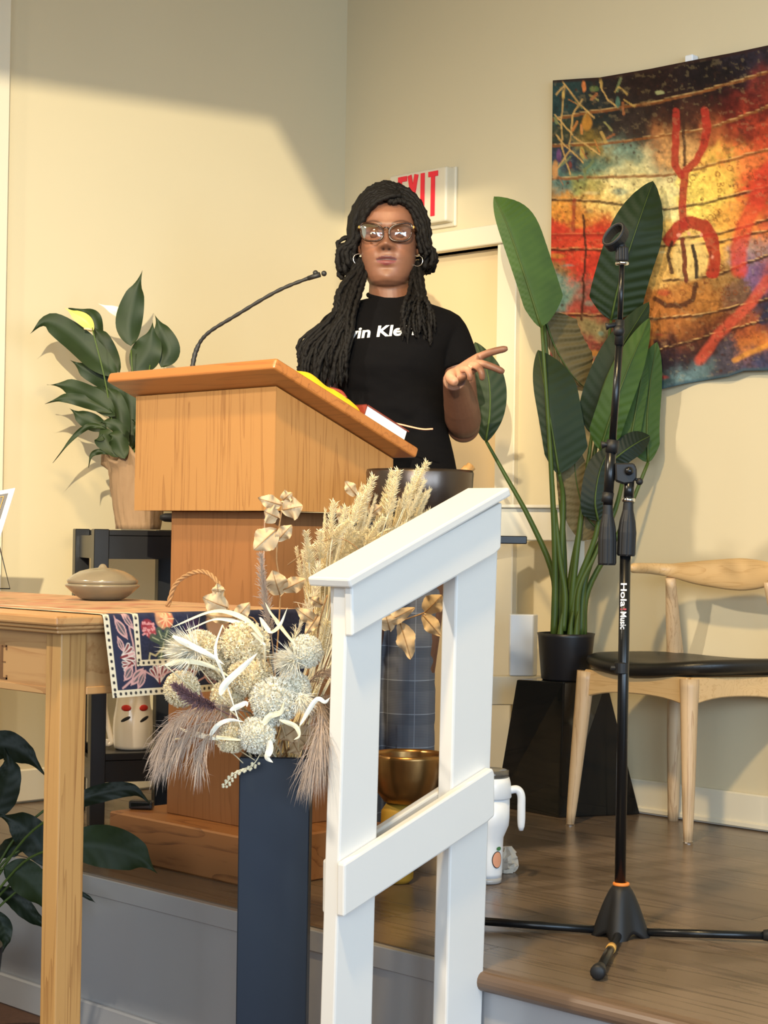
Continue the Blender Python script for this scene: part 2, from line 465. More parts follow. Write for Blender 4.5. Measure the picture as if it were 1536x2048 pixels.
# half of a round sticker near the door's edge
cs = OY(1000, 1192, YB + 0.044)
sm = MB(); sm.torus(cs, 0.021, 0.0012, (0, 1, 0), 20, 6)
a = MB()
for k in range(3): a.tube([cs + Vector((-0.015 + k * 0.006, 0, -0.007 - 0.001 * k)), cs + Vector((-0.014 + k * 0.006, 0, 0.007 + 0.002 * k))], 0.0011, 5)
sm.v += []
n0 = len(sm.v); sm.v += a.v; sm.f += [tuple(i + n0 for i in f) for f in a.f]
sm.build('sticker', M['ink'], dr, label='round black and white sticker')
# baseboards
xb0 = OY(1312, 1600, YB - 0.015).x
struct(MB().box(xc, 1.6, YB - 0.016, YB, 0.004, 0.10).box(xc, 1.6, YB - 0.024, YB - 0.012, 0.004, 0.022).build('baseboard_back', M['trimw'], bevel=0.004))
struct(MB().box(XL, XL + 0.016, YS + 0.05, YB - 0.03, 0.004, 0.10).build('baseboard_left', M['trimw'], bevel=0.004))
# stage: carcass, planks, nosing, white cap, riser
st = struct(MB().box(XL, 1.6, YS + 0.02, YB, HF, -0.013).build('stage', M['riser']))
rng = random.Random(3)
y = YS + 0.012; row = 0
while y < YB - 0.01:
    x = XL + 0.005 - rng.random() * 1.1
    while x < 1.55:
        x1 = min(x + 1.22, 1.55)
        if x1 > XL + 0.02:
            MB().box(max(x, XL + 0.004), x1 - 0.0015, y, min(y + 0.148, YB - 0.004), -0.013, 0.0).build('plank', M['plank'], st)
        x += 1.22
    y += 0.15; row += 1
xr = -2.24
xn = OZ(966, 1936, 0).x
pr = []
for a in range(9):
    th = -PI / 2 + PI * a / 8
    pr.append((YS - 0.012 - 0.016 * math.cos(th), -0.018 + 0.018 * math.sin(th)))
pr += [(YS + 0.012, 0.0), (YS + 0.012, -0.036)]
struct(MB().rings([[(xx, p[0], p[1]) for p in pr] for xx in (xn, 1.55)]).build('trim_5', M['nosing']))
struct(MB().box(XL, xn - 0.002, YS - 0.008, YS + 0.012, -0.046, -0.002).build('trim_6', M['riser'], bevel=0.002))
struct(MB().box(XL, 1.6, YS, YS + 0.02, HF, -0.036).build('wall_front', M['riser']))
struct(MB().box(XL, xr - 0.1, YS - 0.014, YS, HF, HF + 0.075).build('baseboard_front', M['riser'], bevel=0.004))
# unseen board added and shaped for its shadow: cuts the spot's light off the top of the left wall
def thru(pt, x):   # where the line from the spot to a point on the wall crosses the plane x
    t = (x - LWALL.x) / (pt.x - LWALL.x); return LWALL + (pt - LWALL) * t
w1 = OX(0, 160, XL); w2 = OX(590, 250, XL); w3 = OX(680, 412, XL)
xs = -1.5
q1, q2, q3 = thru(w1, xs), thru(w2, xs), thru(w3, xs)
q0 = q1 + (q1 - q2).normalized() * 2.0; q4 = q3 + (q3 - q2) * 0.18
poly = [q0, q2, q3, q4, Vector((xs, q4.y + 0.75, q4.z)), Vector((xs, q4.y + 0.75, 3.29)), Vector((xs, q0.y, 3.29))]
so = MB().rings([[(xs, p.y, p.z) for p in poly], [(xs - 0.04, p.y, p.z) for p in poly]])
struct(so.build('light_blocker', M['wall']))

# ================================================================== EXIT SIGN
ye = YB - 0.05
a = OY(790, 346, ye); b = OY(893, 331, ye); c = OY(895, 441, ye)
xl = OY(778, 350, ye).x; xr_ = b.x; zt = b.z; zb = c.z
t = thing('exit_sign', ((xl + xr_) / 2, YB, zb), 'ivory box sign with red EXIT letters on the wall above the door', 'sign')
MB().box(xl, xr_, ye, YB, zb, zt).build('housing', M['plastic'], t, bevel=0.008, seg=3)
MB().box(xl - 0.004, xr_ + 0.006, YB - 0.012, YB, zb - 0.012, zt + 0.004).build('back_plate', M['plastic'], t, bevel=0.003)
xa = OY(798, 400, ye).x; xb = OY(876, 400, ye).x
za = OY(860, 433, ye).z; zc = OY(860, 344, ye).z
lw = xb - xa
def strokes(segs, w):
    m = MB()
    for k_, (x0, z0, x1, z1) in enumerate(segs):
        d = Vector((x1 - x0, 0, z1 - z0)); L = d.length; d.normalize(); nn = Vector((-d.z, 0, d.x)) * (w / 2)
        A = Vector((x0, ye - 0.003 - .0004 * k_, z0)); B = Vector((x1, ye - 0.003 - .0004 * k_, z1)); yv = Vector((0, 0.006, 0))
        m.hexa([A - nn, B - nn, B - nn + yv, A - nn + yv, A + nn, B + nn, B + nn + yv, A + nn + yv])
    return m
u = lw / 4.15; sw = 0.017
def X(k, f): return xa + u * 1.06 * k + f * u
strokes([(X(0, .12), za, X(0, .12), zc), (X(0, 0), zc - sw / 2, X(0, .85), zc - sw / 2), (X(0, 0), (za + zc) / 2, X(0, .75), (za + zc) / 2), (X(0, 0), za + sw / 2, X(0, .85), za + sw / 2)], sw).build('letter', M['exitred'], t)
strokes([(X(1, .08), zc, X(1, .82), za), (X(1, .82), zc, X(1, .08), za)], sw).build('letter', M['exitred'], t)
strokes([(X(2, .42), za, X(2, .42), zc)], sw).build('letter', M['exitred'], t)
strokes([(X(3, .45), za, X(3, .45), zc), (X(3, -.02), zc - sw / 2, X(3, .95), zc - sw / 2)], sw).build('letter', M['exitred'], t)

# ================================================================== TAPESTRY
def build_tapestry():
    nu, nv = 300, 240
    u = np.linspace(0, 1, nu); v = np.linspace(0, 1, nv); U, V = np.meshgrid(u, v)
    X = 1106 + U * (1690 - 1106)
    top = np.interp(X, [1106, 1150, 1200, 1300, 1400, 1470, 1536, 1690], [161, 158, 155, 138, 118, 105, 91, 58])
    bot = np.interp(X, [1100, 1160, 1240, 1325, 1370, 1420, 1460, 1490, 1536, 1600, 1690], [772, 774, 778, 779, 768, 760, 753, 742, 741, 728, 722])
    Y = top + (bot - top) * V
    X = X - 6 * V * (1 - U)
    n1 = fbm(X / 55, Y / 55, 4, 3); n2 = fbm(X / 16, Y / 16, 4, 9); n3 = fbm(X / 5, Y / 5, 3, 21)
    wx = X + 70 * (n1 - 0.5) + 34 * (n2 - .5) + 16 * (n3 - .5); wy = Y - 16 * (n3 - .5) + 70 * (fbm(X / 55 + 31, Y / 55, 4, 5) - 0.5) + 22 * (n2 - .5)
    seeds = [(1120, 200, 40, (44, 66, 64)), (1150, 260, 45, (56, 62, 46)), (1190, 300, 40, (150, 120, 50)), (1180, 215, 50, (38, 42, 40)), (1250, 200, 60, (44, 34, 30)),
             (1330, 170, 70, (40, 24, 20)), (1420, 150, 80, (26, 18, 18)), (1500, 120, 60, (44, 36, 44)), (1530, 160, 40, (120, 44, 30)), (1480, 230, 60, (96, 30, 22)),
             (1380, 225, 50, (74, 40, 26)), (1280, 255, 55, (58, 44, 38)), (1330, 290, 45, (150, 90, 50)), (1420, 270, 45, (170, 90, 50)), (1530, 270, 60, (190, 70, 40)), (1620, 250, 90, (160, 50, 34)),
             (1130, 310, 30, (52, 60, 74)), (1180, 330, 40, (84, 120, 104)), (1250, 325, 50, (126, 150, 128)), (1310, 320, 40, (210, 200, 150)), (1360, 300, 40, (226, 170, 100)),
             (1125, 385, 30, (86, 120, 110)), (1170, 380, 40, (160, 160, 90)), (1230, 372, 50, (240, 220, 150)), (1300, 375, 50, (242, 222, 150)), (1440, 345, 50, (250, 200, 90)), (1400, 390, 50, (250, 214, 100)), (1490, 320, 45, (226, 120, 60)), (1530, 370, 40, (200, 70, 40)),
             (1125, 415, 34, (222, 150, 60)), (1170, 430, 40, (226, 140, 60)), (1200, 400, 40, (240, 200, 110)), (1130, 470, 40, (210, 70, 46)), (1180, 470, 50, (206, 70, 46)), (1150, 530, 45, (206, 62, 46)), (1120, 540, 25, (150, 120, 70)),
             (1130, 580, 40, (110, 150, 140)), (1170, 610, 40, (160, 70, 60)), (1140, 650, 40, (200, 80, 60)), (1190, 660, 35, (130, 120, 80)), (1150, 720, 60, (150, 80, 70)), (1240, 720, 60, (140, 60, 50)),
             (1390, 480, 60, (236, 190, 100)), (1450, 450, 60, (240, 180, 80)), (1340, 540, 40, (220, 170, 90)), (1480, 440, 50, (232, 130, 60)), (1440, 550, 40, (150, 110, 60)), (1500, 500, 40, (150, 130, 120)),
             (1400, 600, 60, (170, 110, 50)), (1330, 640, 50, (180, 110, 50)), (1480, 600, 50, (110, 80, 60)), (1520, 540, 50, (110, 90, 130)), (1380, 660, 50, (100, 52, 30)), (1440, 650, 50, (96, 48, 28)), (1500, 660, 50, (150, 70, 40)),
             (1345, 720, 50, (44, 32, 40)), (1400, 700, 40, (60, 34, 30)), (1450, 720, 50, (70, 64, 74)), (1520, 690, 50, (200, 120, 50)), (1530, 730, 40, (50, 60, 90)), (1400, 755, 40, (96, 120, 122)), (1340, 770, 30, (60, 90, 94)), (1600, 500, 100, (180, 80, 50)), (1620, 680, 90, (70, 60, 80)), (1530, 620, 40, (40, 40, 60))]
    acc = np.zeros(X.shape + (3,)); ws = np.zeros(X.shape)
    for (x, y, r, c) in seeds:
        d2 = ((wx - x) ** 2 + (wy - y) ** 2) / (r * r)
        w = np.exp(-d2 * 2.6) + 1e-6 / (1 + d2)
        acc += w[..., None] * np.array(lin(c)); ws += w
    C = acc / ws[..., None]
    C = C * (0.62 + 0.76 * n3[..., None]) * (0.78 + 0.44 * n2[..., None])
    # dark speckles and rings
    rs = np.random.RandomState(5)
    for k in range(260):
        x = rs.uniform(1110, 1680); y = rs.uniform(150, 780); r = rs.uniform(1.2, 4.2)
        C = disc(C, X, Y, x, y, r, r, (70, 36, 22), 0.75, 0.5)
    for k in range(60):
        x = rs.uniform(1330, 1536); y = rs.uniform(330, 600); r = rs.uniform(3, 6)
        d = np.abs(np.hypot(X - x, Y - y) - r); C = paint(C, 0.7 * np.clip(1.4 - d, 0, 1), (130, 66, 30))
    # strings running across
    L = lambda p, w, c, a=1.0: None
    strings = [[(1106, 240), (1200, 222), (1320, 205), (1420, 180), (1536, 145), (1690, 100)], [(1106, 292), (1200, 290), (1330, 272), (1420, 258), (1536, 215), (1690, 160)],
               [(1104, 358), (1200, 355), (1330, 352), (1400, 338), (1536, 300), (1690, 250)], [(1102, 400), (1180, 402), (1330, 420), (1420, 405), (1536, 375), (1690, 330)],
               [(1100, 470), (1200, 470), (1340, 480), (1440, 468), (1536, 440), (1690, 410)], [(1100, 500), (1200, 500), (1340, 492), (1430, 487), (1536, 462)],
               [(1330, 562), (1430, 552), (1536, 512), (1690, 480)], [(1100, 630), (1200, 632), (1310, 638), (1400, 632), (1536, 600)], [(1100, 760), (1160, 764), (1325, 700), (1536, 640)]]
    X0, Y0 = X, Y; X = X0 + 5 * (fbm(X0 / 18, Y0 / 18, 3, 41) - .5) + 6 * (n1 - .5); Y = Y0 + 4 * (fbm(X0 / 18 + 9, Y0 / 18 + 50, 3, 42) - .5)
    for i, s in enumerate(strings):
        C = line(C, X, Y, s, 2.6, (140, 84, 40) if i < 3 else (58, 30, 20), 0.85, 1.5)
        C = line(C, X, Y, [(a, b - 3.5) for a, b in s], 0.9, (236, 190, 120), 0.5, 1.2)
    # vines and leaves top left
    for s in ([(1112, 190), (1130, 170), (1122, 240), (1126, 300), (1140, 350)], [(1110, 230), (1150, 275), (1200, 310)], [(1125, 162), (1160, 210), (1190, 235)], [(1200, 165), (1215, 200), (1235, 215)], [(1112, 270), (1150, 310), (1165, 325)], [(1106, 350), (1140, 300), (1145, 230), (1165, 200)]):
        C = line(C, X, Y, s, 1.6, (206, 164, 96), 0.9, 1.2)
    for (x, y, rx, ry, c) in [(1128, 190, 4, 12, (196, 160, 84)), (1188, 178, 12, 7, (90, 110, 60)), (1167, 172, 5, 14, (220, 130, 70)), (1235, 205, 6, 13, (86, 120, 100)), (1165, 306, 6, 14, (190, 160, 80)), (1118, 312, 6, 16, (110, 70, 110)), (1140, 330, 4, 9, (120, 60, 50)), (1320, 185, 10, 5, (160, 160, 110)), (1175, 245, 12, 20, (190, 130, 50)), (1110, 340, 8, 22, (200, 140, 80))]:
        C = disc(C, X, Y, x, y, rx, ry, c, 0.9, 0.3)
    rs2 = np.random.RandomState(17)
    for k in range(26):
        x = rs2.uniform(1108, 1250); y = rs2.uniform(165, 360) * (1 if x < 1190 else .8); a = rs2.uniform(-1.2, 1.2); L_ = rs2.uniform(8, 26)
        c = [(196, 158, 84), (160, 150, 90), (120, 130, 84), (206, 130, 64), (90, 116, 104), (170, 104, 60)][rs2.randint(6)]
        q = [(x, y), (x + L_ * math.sin(a), y + L_ * math.cos(a))]
        C = line(C, X, Y, q, rs2.uniform(.8, 3.2), c, .8, 1.2)
    for k in range(30):
        x = rs2.uniform(1104, 1330); y = rs2.uniform(380, 760); w_, h_ = rs2.uniform(6, 26), rs2.uniform(2, 9)
        c = [(222, 160, 70), (110, 150, 140), (190, 60, 44), (60, 40, 40), (238, 214, 150), (150, 60, 46)][rs2.randint(6)]
        C = disc(C, X, Y, x, y, w_, h_, c, .55, .5)
    # red curling sign in the middle
    red = (172, 52, 36)
    C = line(C, X, Y, [(1352, 222), (1353, 260), (1350, 300), (1352, 330), (1362, 352)], 7, red, 0.92, 2)
    C = line(C, X, Y, [(1366, 210), (1366, 250), (1368, 290), (1370, 330)], 3, (70, 40, 24), 0.9, 1.5)
    C = line(C, X, Y, [(1410, 222), (1414, 255), (1410, 290), (1394, 320), (1370, 345), (1366, 390), (1366, 450)], 8, red, 0.92, 2)
    C = line(C, X, Y, [(1340, 480), (1356, 455), (1380, 444), (1408, 452), (1424, 480), (1430, 510), (1425, 545)], 13, red, 0.95, 2)
    C = disc(C, X, Y, 1380, 520, 40, 46, (238, 200, 120), 0.75, 0.2)
    C = line(C, X, Y, [(1366, 480), (1368, 520), (1374, 560)], 5, (110, 44, 30), 0.95, 1.5)
    C = line(C, X, Y, [(1386, 490), (1392, 520), (1394, 555)], 3.5, (40, 32, 30), 0.95, 1.5)
    C = line(C, X, Y, [(1345, 545), (1335, 510), (1345, 485)], 3, (60, 36, 26), 0.9, 1.5)
    C = line(C, X, Y, [(1310, 598), (1330, 610), (1360, 612), (1385, 600), (1392, 570)], 5, (74, 40, 24), 0.9, 2)
    for k, (x, y) in enumerate([(1358, 470), (1377, 468), (1402, 470), (1424, 515)]): C = disc(C, X, Y, x, y, 4, 5, (238, 160, 130), 0.8, 0.4)
    # red body lower right and at the right edge
    C = line(C, X, Y, [(1536, 340), (1515, 400), (1490, 450), (1478, 500), (1480, 540)], 16, (206, 66, 44), 0.75, 8)
    C = line(C, X, Y, [(1536, 560), (1500, 610), (1440, 665), (1400, 720)], 10, (196, 80, 56), 0.8, 6)
    C = line(C, X, Y, [(1110, 470), (1200, 466)], 14, (208, 60, 44), 0.6, 8)
    C = line(C, X, Y, [(1168, 430), (1172, 480), (1168, 560), (1164, 640)], 2.4, (66, 34, 26), 0.9, 1.5)
    C = line(C, X, Y, [(1150, 400), (1148, 460)], 4, (150, 60, 40), 0.8, 2)
    C = line(C, X, Y, [(1528, 640), (1545, 610), (1560, 650)], 10, (40, 44, 66), 0.8, 4)
    C = line(C, X, Y, [(1470, 720), (1536, 690), (1600, 660)], 5, (224, 150, 60), 0.7, 4)
    # worn printed texture over everything
    g1 = fbm(X0 / 7, Y0 / 7, 4, 61); g2 = fbm(X0 / 26, Y0 / 20, 4, 62)
    C = C * (.45 + .62 * g1[..., None] + .46 * g2[..., None])
    C = paint(C, np.clip((fbm(X0 / 9, Y0 / 9, 4, 77) - .66) / .06, 0, 1) * .4, (60, 36, 24))
    C = paint(C, np.clip((fbm(X0 / 11 + 40, Y0 / 8, 4, 78) - .66) / .05, 0, 1) * .10, (220, 190, 130))
    X, Y = X0, Y0
    # hem
    C = paint(C, np.clip((0.012 - V) / 0.006, 0, 1) * .8, (52, 30, 24)); C = paint(C, np.clip((V - 0.988) / 0.006, 0, 1) * .8, (60, 84, 96))
    vs = []
    ph = 0.006 * np.sin(U * 26 + 1) + 0.010 * np.sin(U * 11 + V * 2) + 0.012 * np.maximum(0, V - .8) * np.sin(U * 40)
    for j in range(nv):
        for i in range(nu):
            vs.append(OY(X[j, i], Y[j, i], YB - 0.028 + ph[j, i]))
    fs = [(j * nu + i, j * nu + i + 1, (j + 1) * nu + i + 1, (j + 1) * nu + i) for j in range(nv - 1) for i in range(nu - 1)]
    o = MB().add(vs, fs).build('wall_tapestry', M['tapestry'], None, smooth=True, colors=C.reshape(-1, 3))
    s = o.modifiers.new('cloth', 'SOLIDIFY'); s.thickness = 0.0015
    tag(o, 'colourful abstract printed tapestry with red curl hanging on the back wall', 'tapestry')
build_tapestry()
h = OY(1385, 116, YB - 0.01)
tag(MB().box(h.x - 0.014, h.x + 0.014, YB - 0.03, YB, h.z - 0.02, h.z + 0.006).build('wall_hook', M['whiteplastic'], bevel=0.003), 'small white adhesive hook above the tapestry edge', 'hook')

# ================================================================== GUARD RAIL BY THE DOOR
dg_ = 5.43
def slab(m, pts, d, th):   # polygon facing the viewer's direction, thickness away from it
    A = [W(x, y, d) for x, y in pts]; B = [p + D0 * th for p in A]
    return m.rings([A, B])
gr = thing('guard_rail', OZ(1060, 1600, 0), 'grey-white low wooden guard rail between door and tall green plant', 'railing')
pt = W(1060, 1600, dg_); 
slab(MB(), [(960, 1014), (1178, 1016), (1177, 1082), (960, 1081)], dg_, 0.03).build('top_board', M['trimw'], gr, bevel=0.003)
slab(MB(), [(955, 1008), (1180, 1010), (1180, 1017), (955, 1015)], dg_ - 0.02, 0.075).build('cap', M['trimw'], gr, bevel=0.002)
slab(MB(), [(940, 1352), (1172, 1354), (1171, 1411), (940, 1410)], dg_ - 0.01, 0.055).build('lower_board', M['trimw'], gr, bevel=0.003)
zf = lambda x: [OZ(x, 1600, 0)]
def vpost(x0, x1, yt):
    p = W((x0 + x1) / 2, yt, dg_ + 0.01); q = W(x1, yt, dg_ + 0.01) - W(x0, yt, dg_ + 0.01); hw = q.length / 2
    A = [p - R0 * hw, p + R0 * hw, p + R0 * hw + D0 * 0.03, p - R0 * hw + D0 * 0.03]
    return MB().hexa([(v.x, v.y, 0.0) for v in A] + [tuple(v) for v in A])
vpost(1128, 1170, 1050).build('post', M['trimw'], gr, bevel=0.002)
vpost(905, 950, 1050).build('post', M['trimw'], gr, bevel=0.002)
zt_ = W(1046, 1352, dg_ + 0.01).z
p0 = W(1019, 1351, dg_ - 0.008); p1 = W(1066, 1351, dg_ - 0.008); w_ = (p1 - p0).length
wbx = MB(); Z0 = zt_ + 0.001; Z1 = W(1040, 1229, dg_).z
sd = (R0 * 0.9 + D0 * 0.44).normalized() * 0.018
A = [p0, p1, p1 + sd + D0 * .03, p0 + D0 * .05]
wbx.hexa([(v.x, v.y, Z0) for v in A] + [(v.x, v.y, Z1) for v in A])
tag(wbx.build('white_box', M['whiteplastic'], bevel=0.003), 'small upright white box on the guard rail beside black pot', 'box')

# ================================================================== PEDESTAL, POT AND BIRD OF PARADISE
zp = 0.40
BA, BB, BC = OZ(990, 1612, 0), OZ(1118, 1636, 0), OZ(1281, 1629, 0)
TA, TB, TC = OZ(1033, 1359, zp), OZ(1128, 1364, zp), OZ(1214, 1361, zp)
BD = (BA + BC) / 2 + D0 * 0.02; TD = (TA + TC) / 2 + D0 * .10
pdm = MB()
bot = [BA, BB, BC, BD]; top = [TA, TB, TC, TD]
mid = [a.lerp(b, 0.75) + (a - b) * 0.02 for a, b in zip(bot, top)]
pdm.rings([bot, top])
tag(pdm.build('pedestal', M['blackgloss'], None, bevel=0.004, seg=2), 'glossy black faceted pedestal under the tall potted plant', 'pedestal')
pc = OZ(1131, 1350, zp + 0.002); pc = (TA + TC) / 2 * 0.5 + (TB + TD) / 2 * 0.5; pc.z = zp + 0.001
dpot = (pc - CAM).dot(FW)
sh_ = W(1131, 1360, dpot); pc = Vector((sh_.x, sh_.y, zp + 0.001))
zr = W(1131, 1266, dpot).z; rr = 58 * dpot / 3600
bp = thing('potted_plant', pc, 'tall bird of paradise plant with broad leaves in a black pot', 'plant')
MB().lathe([(rr * .80, pc.z), (rr * .84, pc.z + .004), (rr * .97, zr - .01), (rr, zr), (rr * .95, zr), (rr * .92, zr - .02), (0.001, zr - .022)], (pc.x, pc.y, 0), 36).build('pot', M['blackpot'], bp, smooth=True)
DP = dpot
def bleaf(pts, hl, hr, m, pleat=0.0035, N=None, fold=0.18, pk=13, prof=P_BANANA, wav=0.0, roll=0.0):
    P = [W(x, y, d) for x, y, d in pts]; s = DP / 3600
    mb = leaf(MB(), P, hl * s, hr * s, N or -D0, 60, 7, fold, pleat, pk, wav, 3, prof, roll)
    mb.build('leaf', M[m], bp, smooth=True)
    rib = MB().tube([p - D0 * 0.003 for p in spline(P, 14)], [0.0035 * (1 - i / 17) for i in range(15)], 5)
    rib.build('midrib', M['stem'], [c for c in bp.children if c.name.startswith('leaf')][-1], smooth=True)
d = DP
bleaf([(1082, 655, d - .05), (1052, 560, d - .06), (1016, 455, d - .07), (988, 393, d - .06)], 20, 62, 'bananaleaf', .0014, pk=22)
bleaf([(1086, 625, d + .04), (1108, 690, d + .05), (1140, 745, d + .06), (1172, 778, d + .06)], 62, 12, 'bananaback', .006, pk=9)
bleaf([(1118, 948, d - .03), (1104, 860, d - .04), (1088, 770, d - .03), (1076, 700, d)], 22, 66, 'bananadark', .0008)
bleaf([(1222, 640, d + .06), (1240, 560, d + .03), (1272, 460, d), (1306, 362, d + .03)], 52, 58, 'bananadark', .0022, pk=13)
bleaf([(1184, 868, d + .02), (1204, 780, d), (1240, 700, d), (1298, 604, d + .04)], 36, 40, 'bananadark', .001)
bleaf([(1200, 900, d - .03), (1222, 830, d - .05), (1255, 740, d - .05), (1299, 636, d - .02)], 32, 32, 'bananaleaf', .001)
bleaf([(1296, 925, d + .02), (1294, 850, d + .02), (1300, 770, d + .03), (1314, 684, d + .04)], 40, 26, 'bananaleaf', .001)
bleaf([(1256, 905, d - .01), (1268, 840, d), (1280, 770, d + .01), (1290, 712, d + .02)], 26, 18, 'bananaleaf', .001)
bleaf([(1206, 1068, d - .01), (1172, 1030, d), (1152, 960, d), (1150, 890, d + .01)], 40, 32, 'bananaback', .003, pk=16)
bleaf([(1196, 1042, d - .05), (1190, 1000, d - .06), (1200, 940, d - .05), (1222, 890, d - .03)], 28, 34, 'darkleaf', .0008)
bleaf([(1215, 930, d - .02), (1245, 905, d - .03), (1275, 885, d - .02), (1300, 872, d)], 26, 24, 'darkleaf', .0008)
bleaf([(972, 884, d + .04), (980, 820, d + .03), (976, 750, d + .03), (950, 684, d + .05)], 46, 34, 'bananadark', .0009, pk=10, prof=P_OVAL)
def bstem(pts, r0, r1, m='stem'):
    P = spline([W(x, y, d) for x, y, d in pts], 18)
    MB().tube(P, [r0 + (r1 - r0) * i / 18 for i in range(19)], 7).build('stem', M[m], bp, smooth=True)
zb_ = 1275
bstem([(1108, zb_, d - .02), (1110, 1120, d - .02), (1100, 900, d - .04), (1083, 650, d - .05)], .012, .0045)
bstem([(1118, zb_, d), (1122, 1120, d), (1126, 1000, d), (1118, 945, d - .03)], .013, .005)
bstem([(1128, zb_, d + .01), (1128, 1100, d + .03), (1112, 900, d + .03), (1086, 625, d + .04)], .010, .004)
bstem([(1136, zb_, d + .01), (1142, 1150, d + .03), (1190, 900, d + .05), (1222, 640, d + .06)], .012, .004)
bstem([(1140, zb_, d), (1146, 1170, d - .02), (1166, 1000, d), (1184, 866, d + .02)], .012, .005)
bstem([(1144, zb_, d - .02), (1152, 1180, d - .02), (1196, 1050, d - .03), (1200, 900, d - .03)], .012, .005)
bstem([(1160, zb_, d), (1172, 1150, d + .01), (1230, 1020, d + .02), (1256, 905, d - .01)], .012, .005)
bstem([(1166, zb_, d + .02), (1176, 1180, d + .02), (1240, 1060, d + .02), (1296, 925, d + .02)], .011, .005)
bstem([(1154, zb_, d - .03), (1158, 1180, d - .03), (1190, 1110, d - .02), (1206, 1066, d - .01)], .009, .004)
bstem([(1112, 1262, d + .01), (1106, 1150, d + .02), (1060, 1040, d + .03), (1010, 950, d + .04), (972, 882, d + .04)], .011, .0045)
bstem([(1126, 1262, d - .045), (1130, 1190, d - .04), (1120, 1120, d - .03), (1110, 1020, d - .02)], .010, .006)
for sx in (1120, 1140, 1152):
    bstem([(sx, 1272, d - .05), (sx + 2, 1245, d - .05), (sx + 6, 1222, d - .045)], .010, .002)

# ================================================================== CHAIR
def build_chair():
    fl, fr_, rl = OZ(1140, 1650, 0), OZ(1376, 1686, 0), OZ(1346, 1641, 0)
    e1, e2 = fr_ - fl, rl - fl
    rr_ = fr_ + e2 + e1 * .04
    ch = thing('dining_chair', (fl + rr_) / 2, 'pale ash chair with black leather seat and curved bulging crest rail', 'chair')
    c = (fl + fr_ + rl + rr_) / 4
    zs = 0.435
    def top(p, k): q = p + (c - p) * k; q.z = zs; return q
    tops = [top(fl, .13), top(fr_, .10), top(rl, .08), top(rr_, .08)]
    for p, q in ((fl, tops[0]), (fr_, tops[1])):
        pts = [p, p.lerp(q, .35), p.lerp(q, .78), q]
        L = MB().tube(spline(pts, 12), [interp(i / 12, [0, .12, .6, 1], [.0115, .0145, .0225, .0265]) for i in range(13)], 14).build('leg', M['chairwood'], ch, smooth=True)
        MB().lathe([(.013, .0), (.014, .004)], (p.x, p.y, 0), 12).build('glide', M['chrome'], L)
    post_top = W(1341, 1156, 5.08)
    ptr = post_top + e1 * .80
    for p, q, tx in ((rl, tops[2], post_top), (rr_, tops[3], ptr)):
        pts = [p, p.lerp(q, .5), q, q.lerp(tx, .5), tx]
        MB().tube(spline(pts, 24), [interp(i / 24, [0, .25, .55, .62, .85, 1], [.015, .021, .025, .023, .018, .014]) for i in range(25)], 14).build('leg', M['chairwood'], ch, smooth=True)
    def apron(a, b, z0, z1, arch, th, nm):
        n = 14; R = []
        dr_ = (b - a).normalized(); sd = Vector((-dr_.y, dr_.x, 0)) * th / 2
        for i in range(n + 1):
            t = i / n; p = a.lerp(b, t); zz = z0 + arch * (1 - abs(2 * t - 1) ** 2.6)
            R.append([(p.x - sd.x, p.y - sd.y, zz), (p.x + sd.x, p.y + sd.y, zz), (p.x + sd.x, p.y + sd.y, z1), (p.x - sd.x, p.y - sd.y, z1)])
        MB().rings(R).build(nm, M['chairtop'], ch, bevel=.003)
    a, b, c3, c4 = tops
    apron(a, b, .362, .44, .022, .022, 'apron')
    apron(b, c4, .362, .44, .026, .022, 'apron')
    apron(a, c3, .362, .44, .022, .022, 'apron')
    apron(c3, c4, .370, .44, .02, .022, 'apron')
    # saddle seat on the skewed plan of the four legs
    cc = (a + b + c3 + c4) / 4; u = (b - a) / 2; v = (c3 - a) / 2
    u = u * (1 + .045 / u.length); v = v * (1 + .04 / v.length)
    u.z = v.z = 0
    n = 56
    def sup(t):
        c_, s_ = math.cos(t), math.sin(t); e = 2 / 3.4
        return math.copysign(abs(c_) ** e, c_), math.copysign(abs(s_) ** e, s_)
    def zt(x, y): return .481 + .012 * x * x - .012 * (1 - abs(x)) * max(0, -y) - .006
    R = []
    prof = [(.86, -.038), (.97, -.029), (1.0, -.014), (.985, -.003), (.93, .003), (.8, .006), (.5, .004), (.2, .002), (.02, .002)]
    for s_, dz in prof:
        ring = []
        for i in range(n):
            x, y = sup(2 * PI * i / n); p = cc + u * (x * s_) + v * (y * s_)
            ring.append((p.x, p.y, zt(x * s_, y * s_) + dz))
        R.append(ring)
    MB().rings(R).build('seat', M['leather'], ch, smooth=True)
    s = 5.0 / 3600
    P = spline([W(1262, 1136, 4.99), W(1300, 1137, 5.07), W(1345, 1141, 5.08), W(1400, 1146, 5.02), W(1485, 1149, 4.93), W(1560, 1148, 4.83), W(1640, 1146, 4.72), W(1690, 1142, 4.60)], 48)
    hh = [interp(i / 48, [0, .14, .28, .42, .52, .57, .63, .70, .86, 1], [10, 11, 14, 24, 31, 33, 29, 20, 12, 9]) * s for i in range(49)]
    R = []
    for i, p in enumerate(P):
        T = (P[min(i + 1, 48)] - P[max(i - 1, 0)]).normalized(); sd = T.cross(ZV).normalized()
        e = .5 if i in (0, 48) else 1
        R.append([p + ZV * (math.sin(2 * PI * k / 18) * hh[i] * e) + sd * (math.cos(2 * PI * k / 18) * .014 * e) for k in range(18)])
    MB().rings(R).build('crest_rail', M['chairtop'], ch, smooth=True)
build_chair()

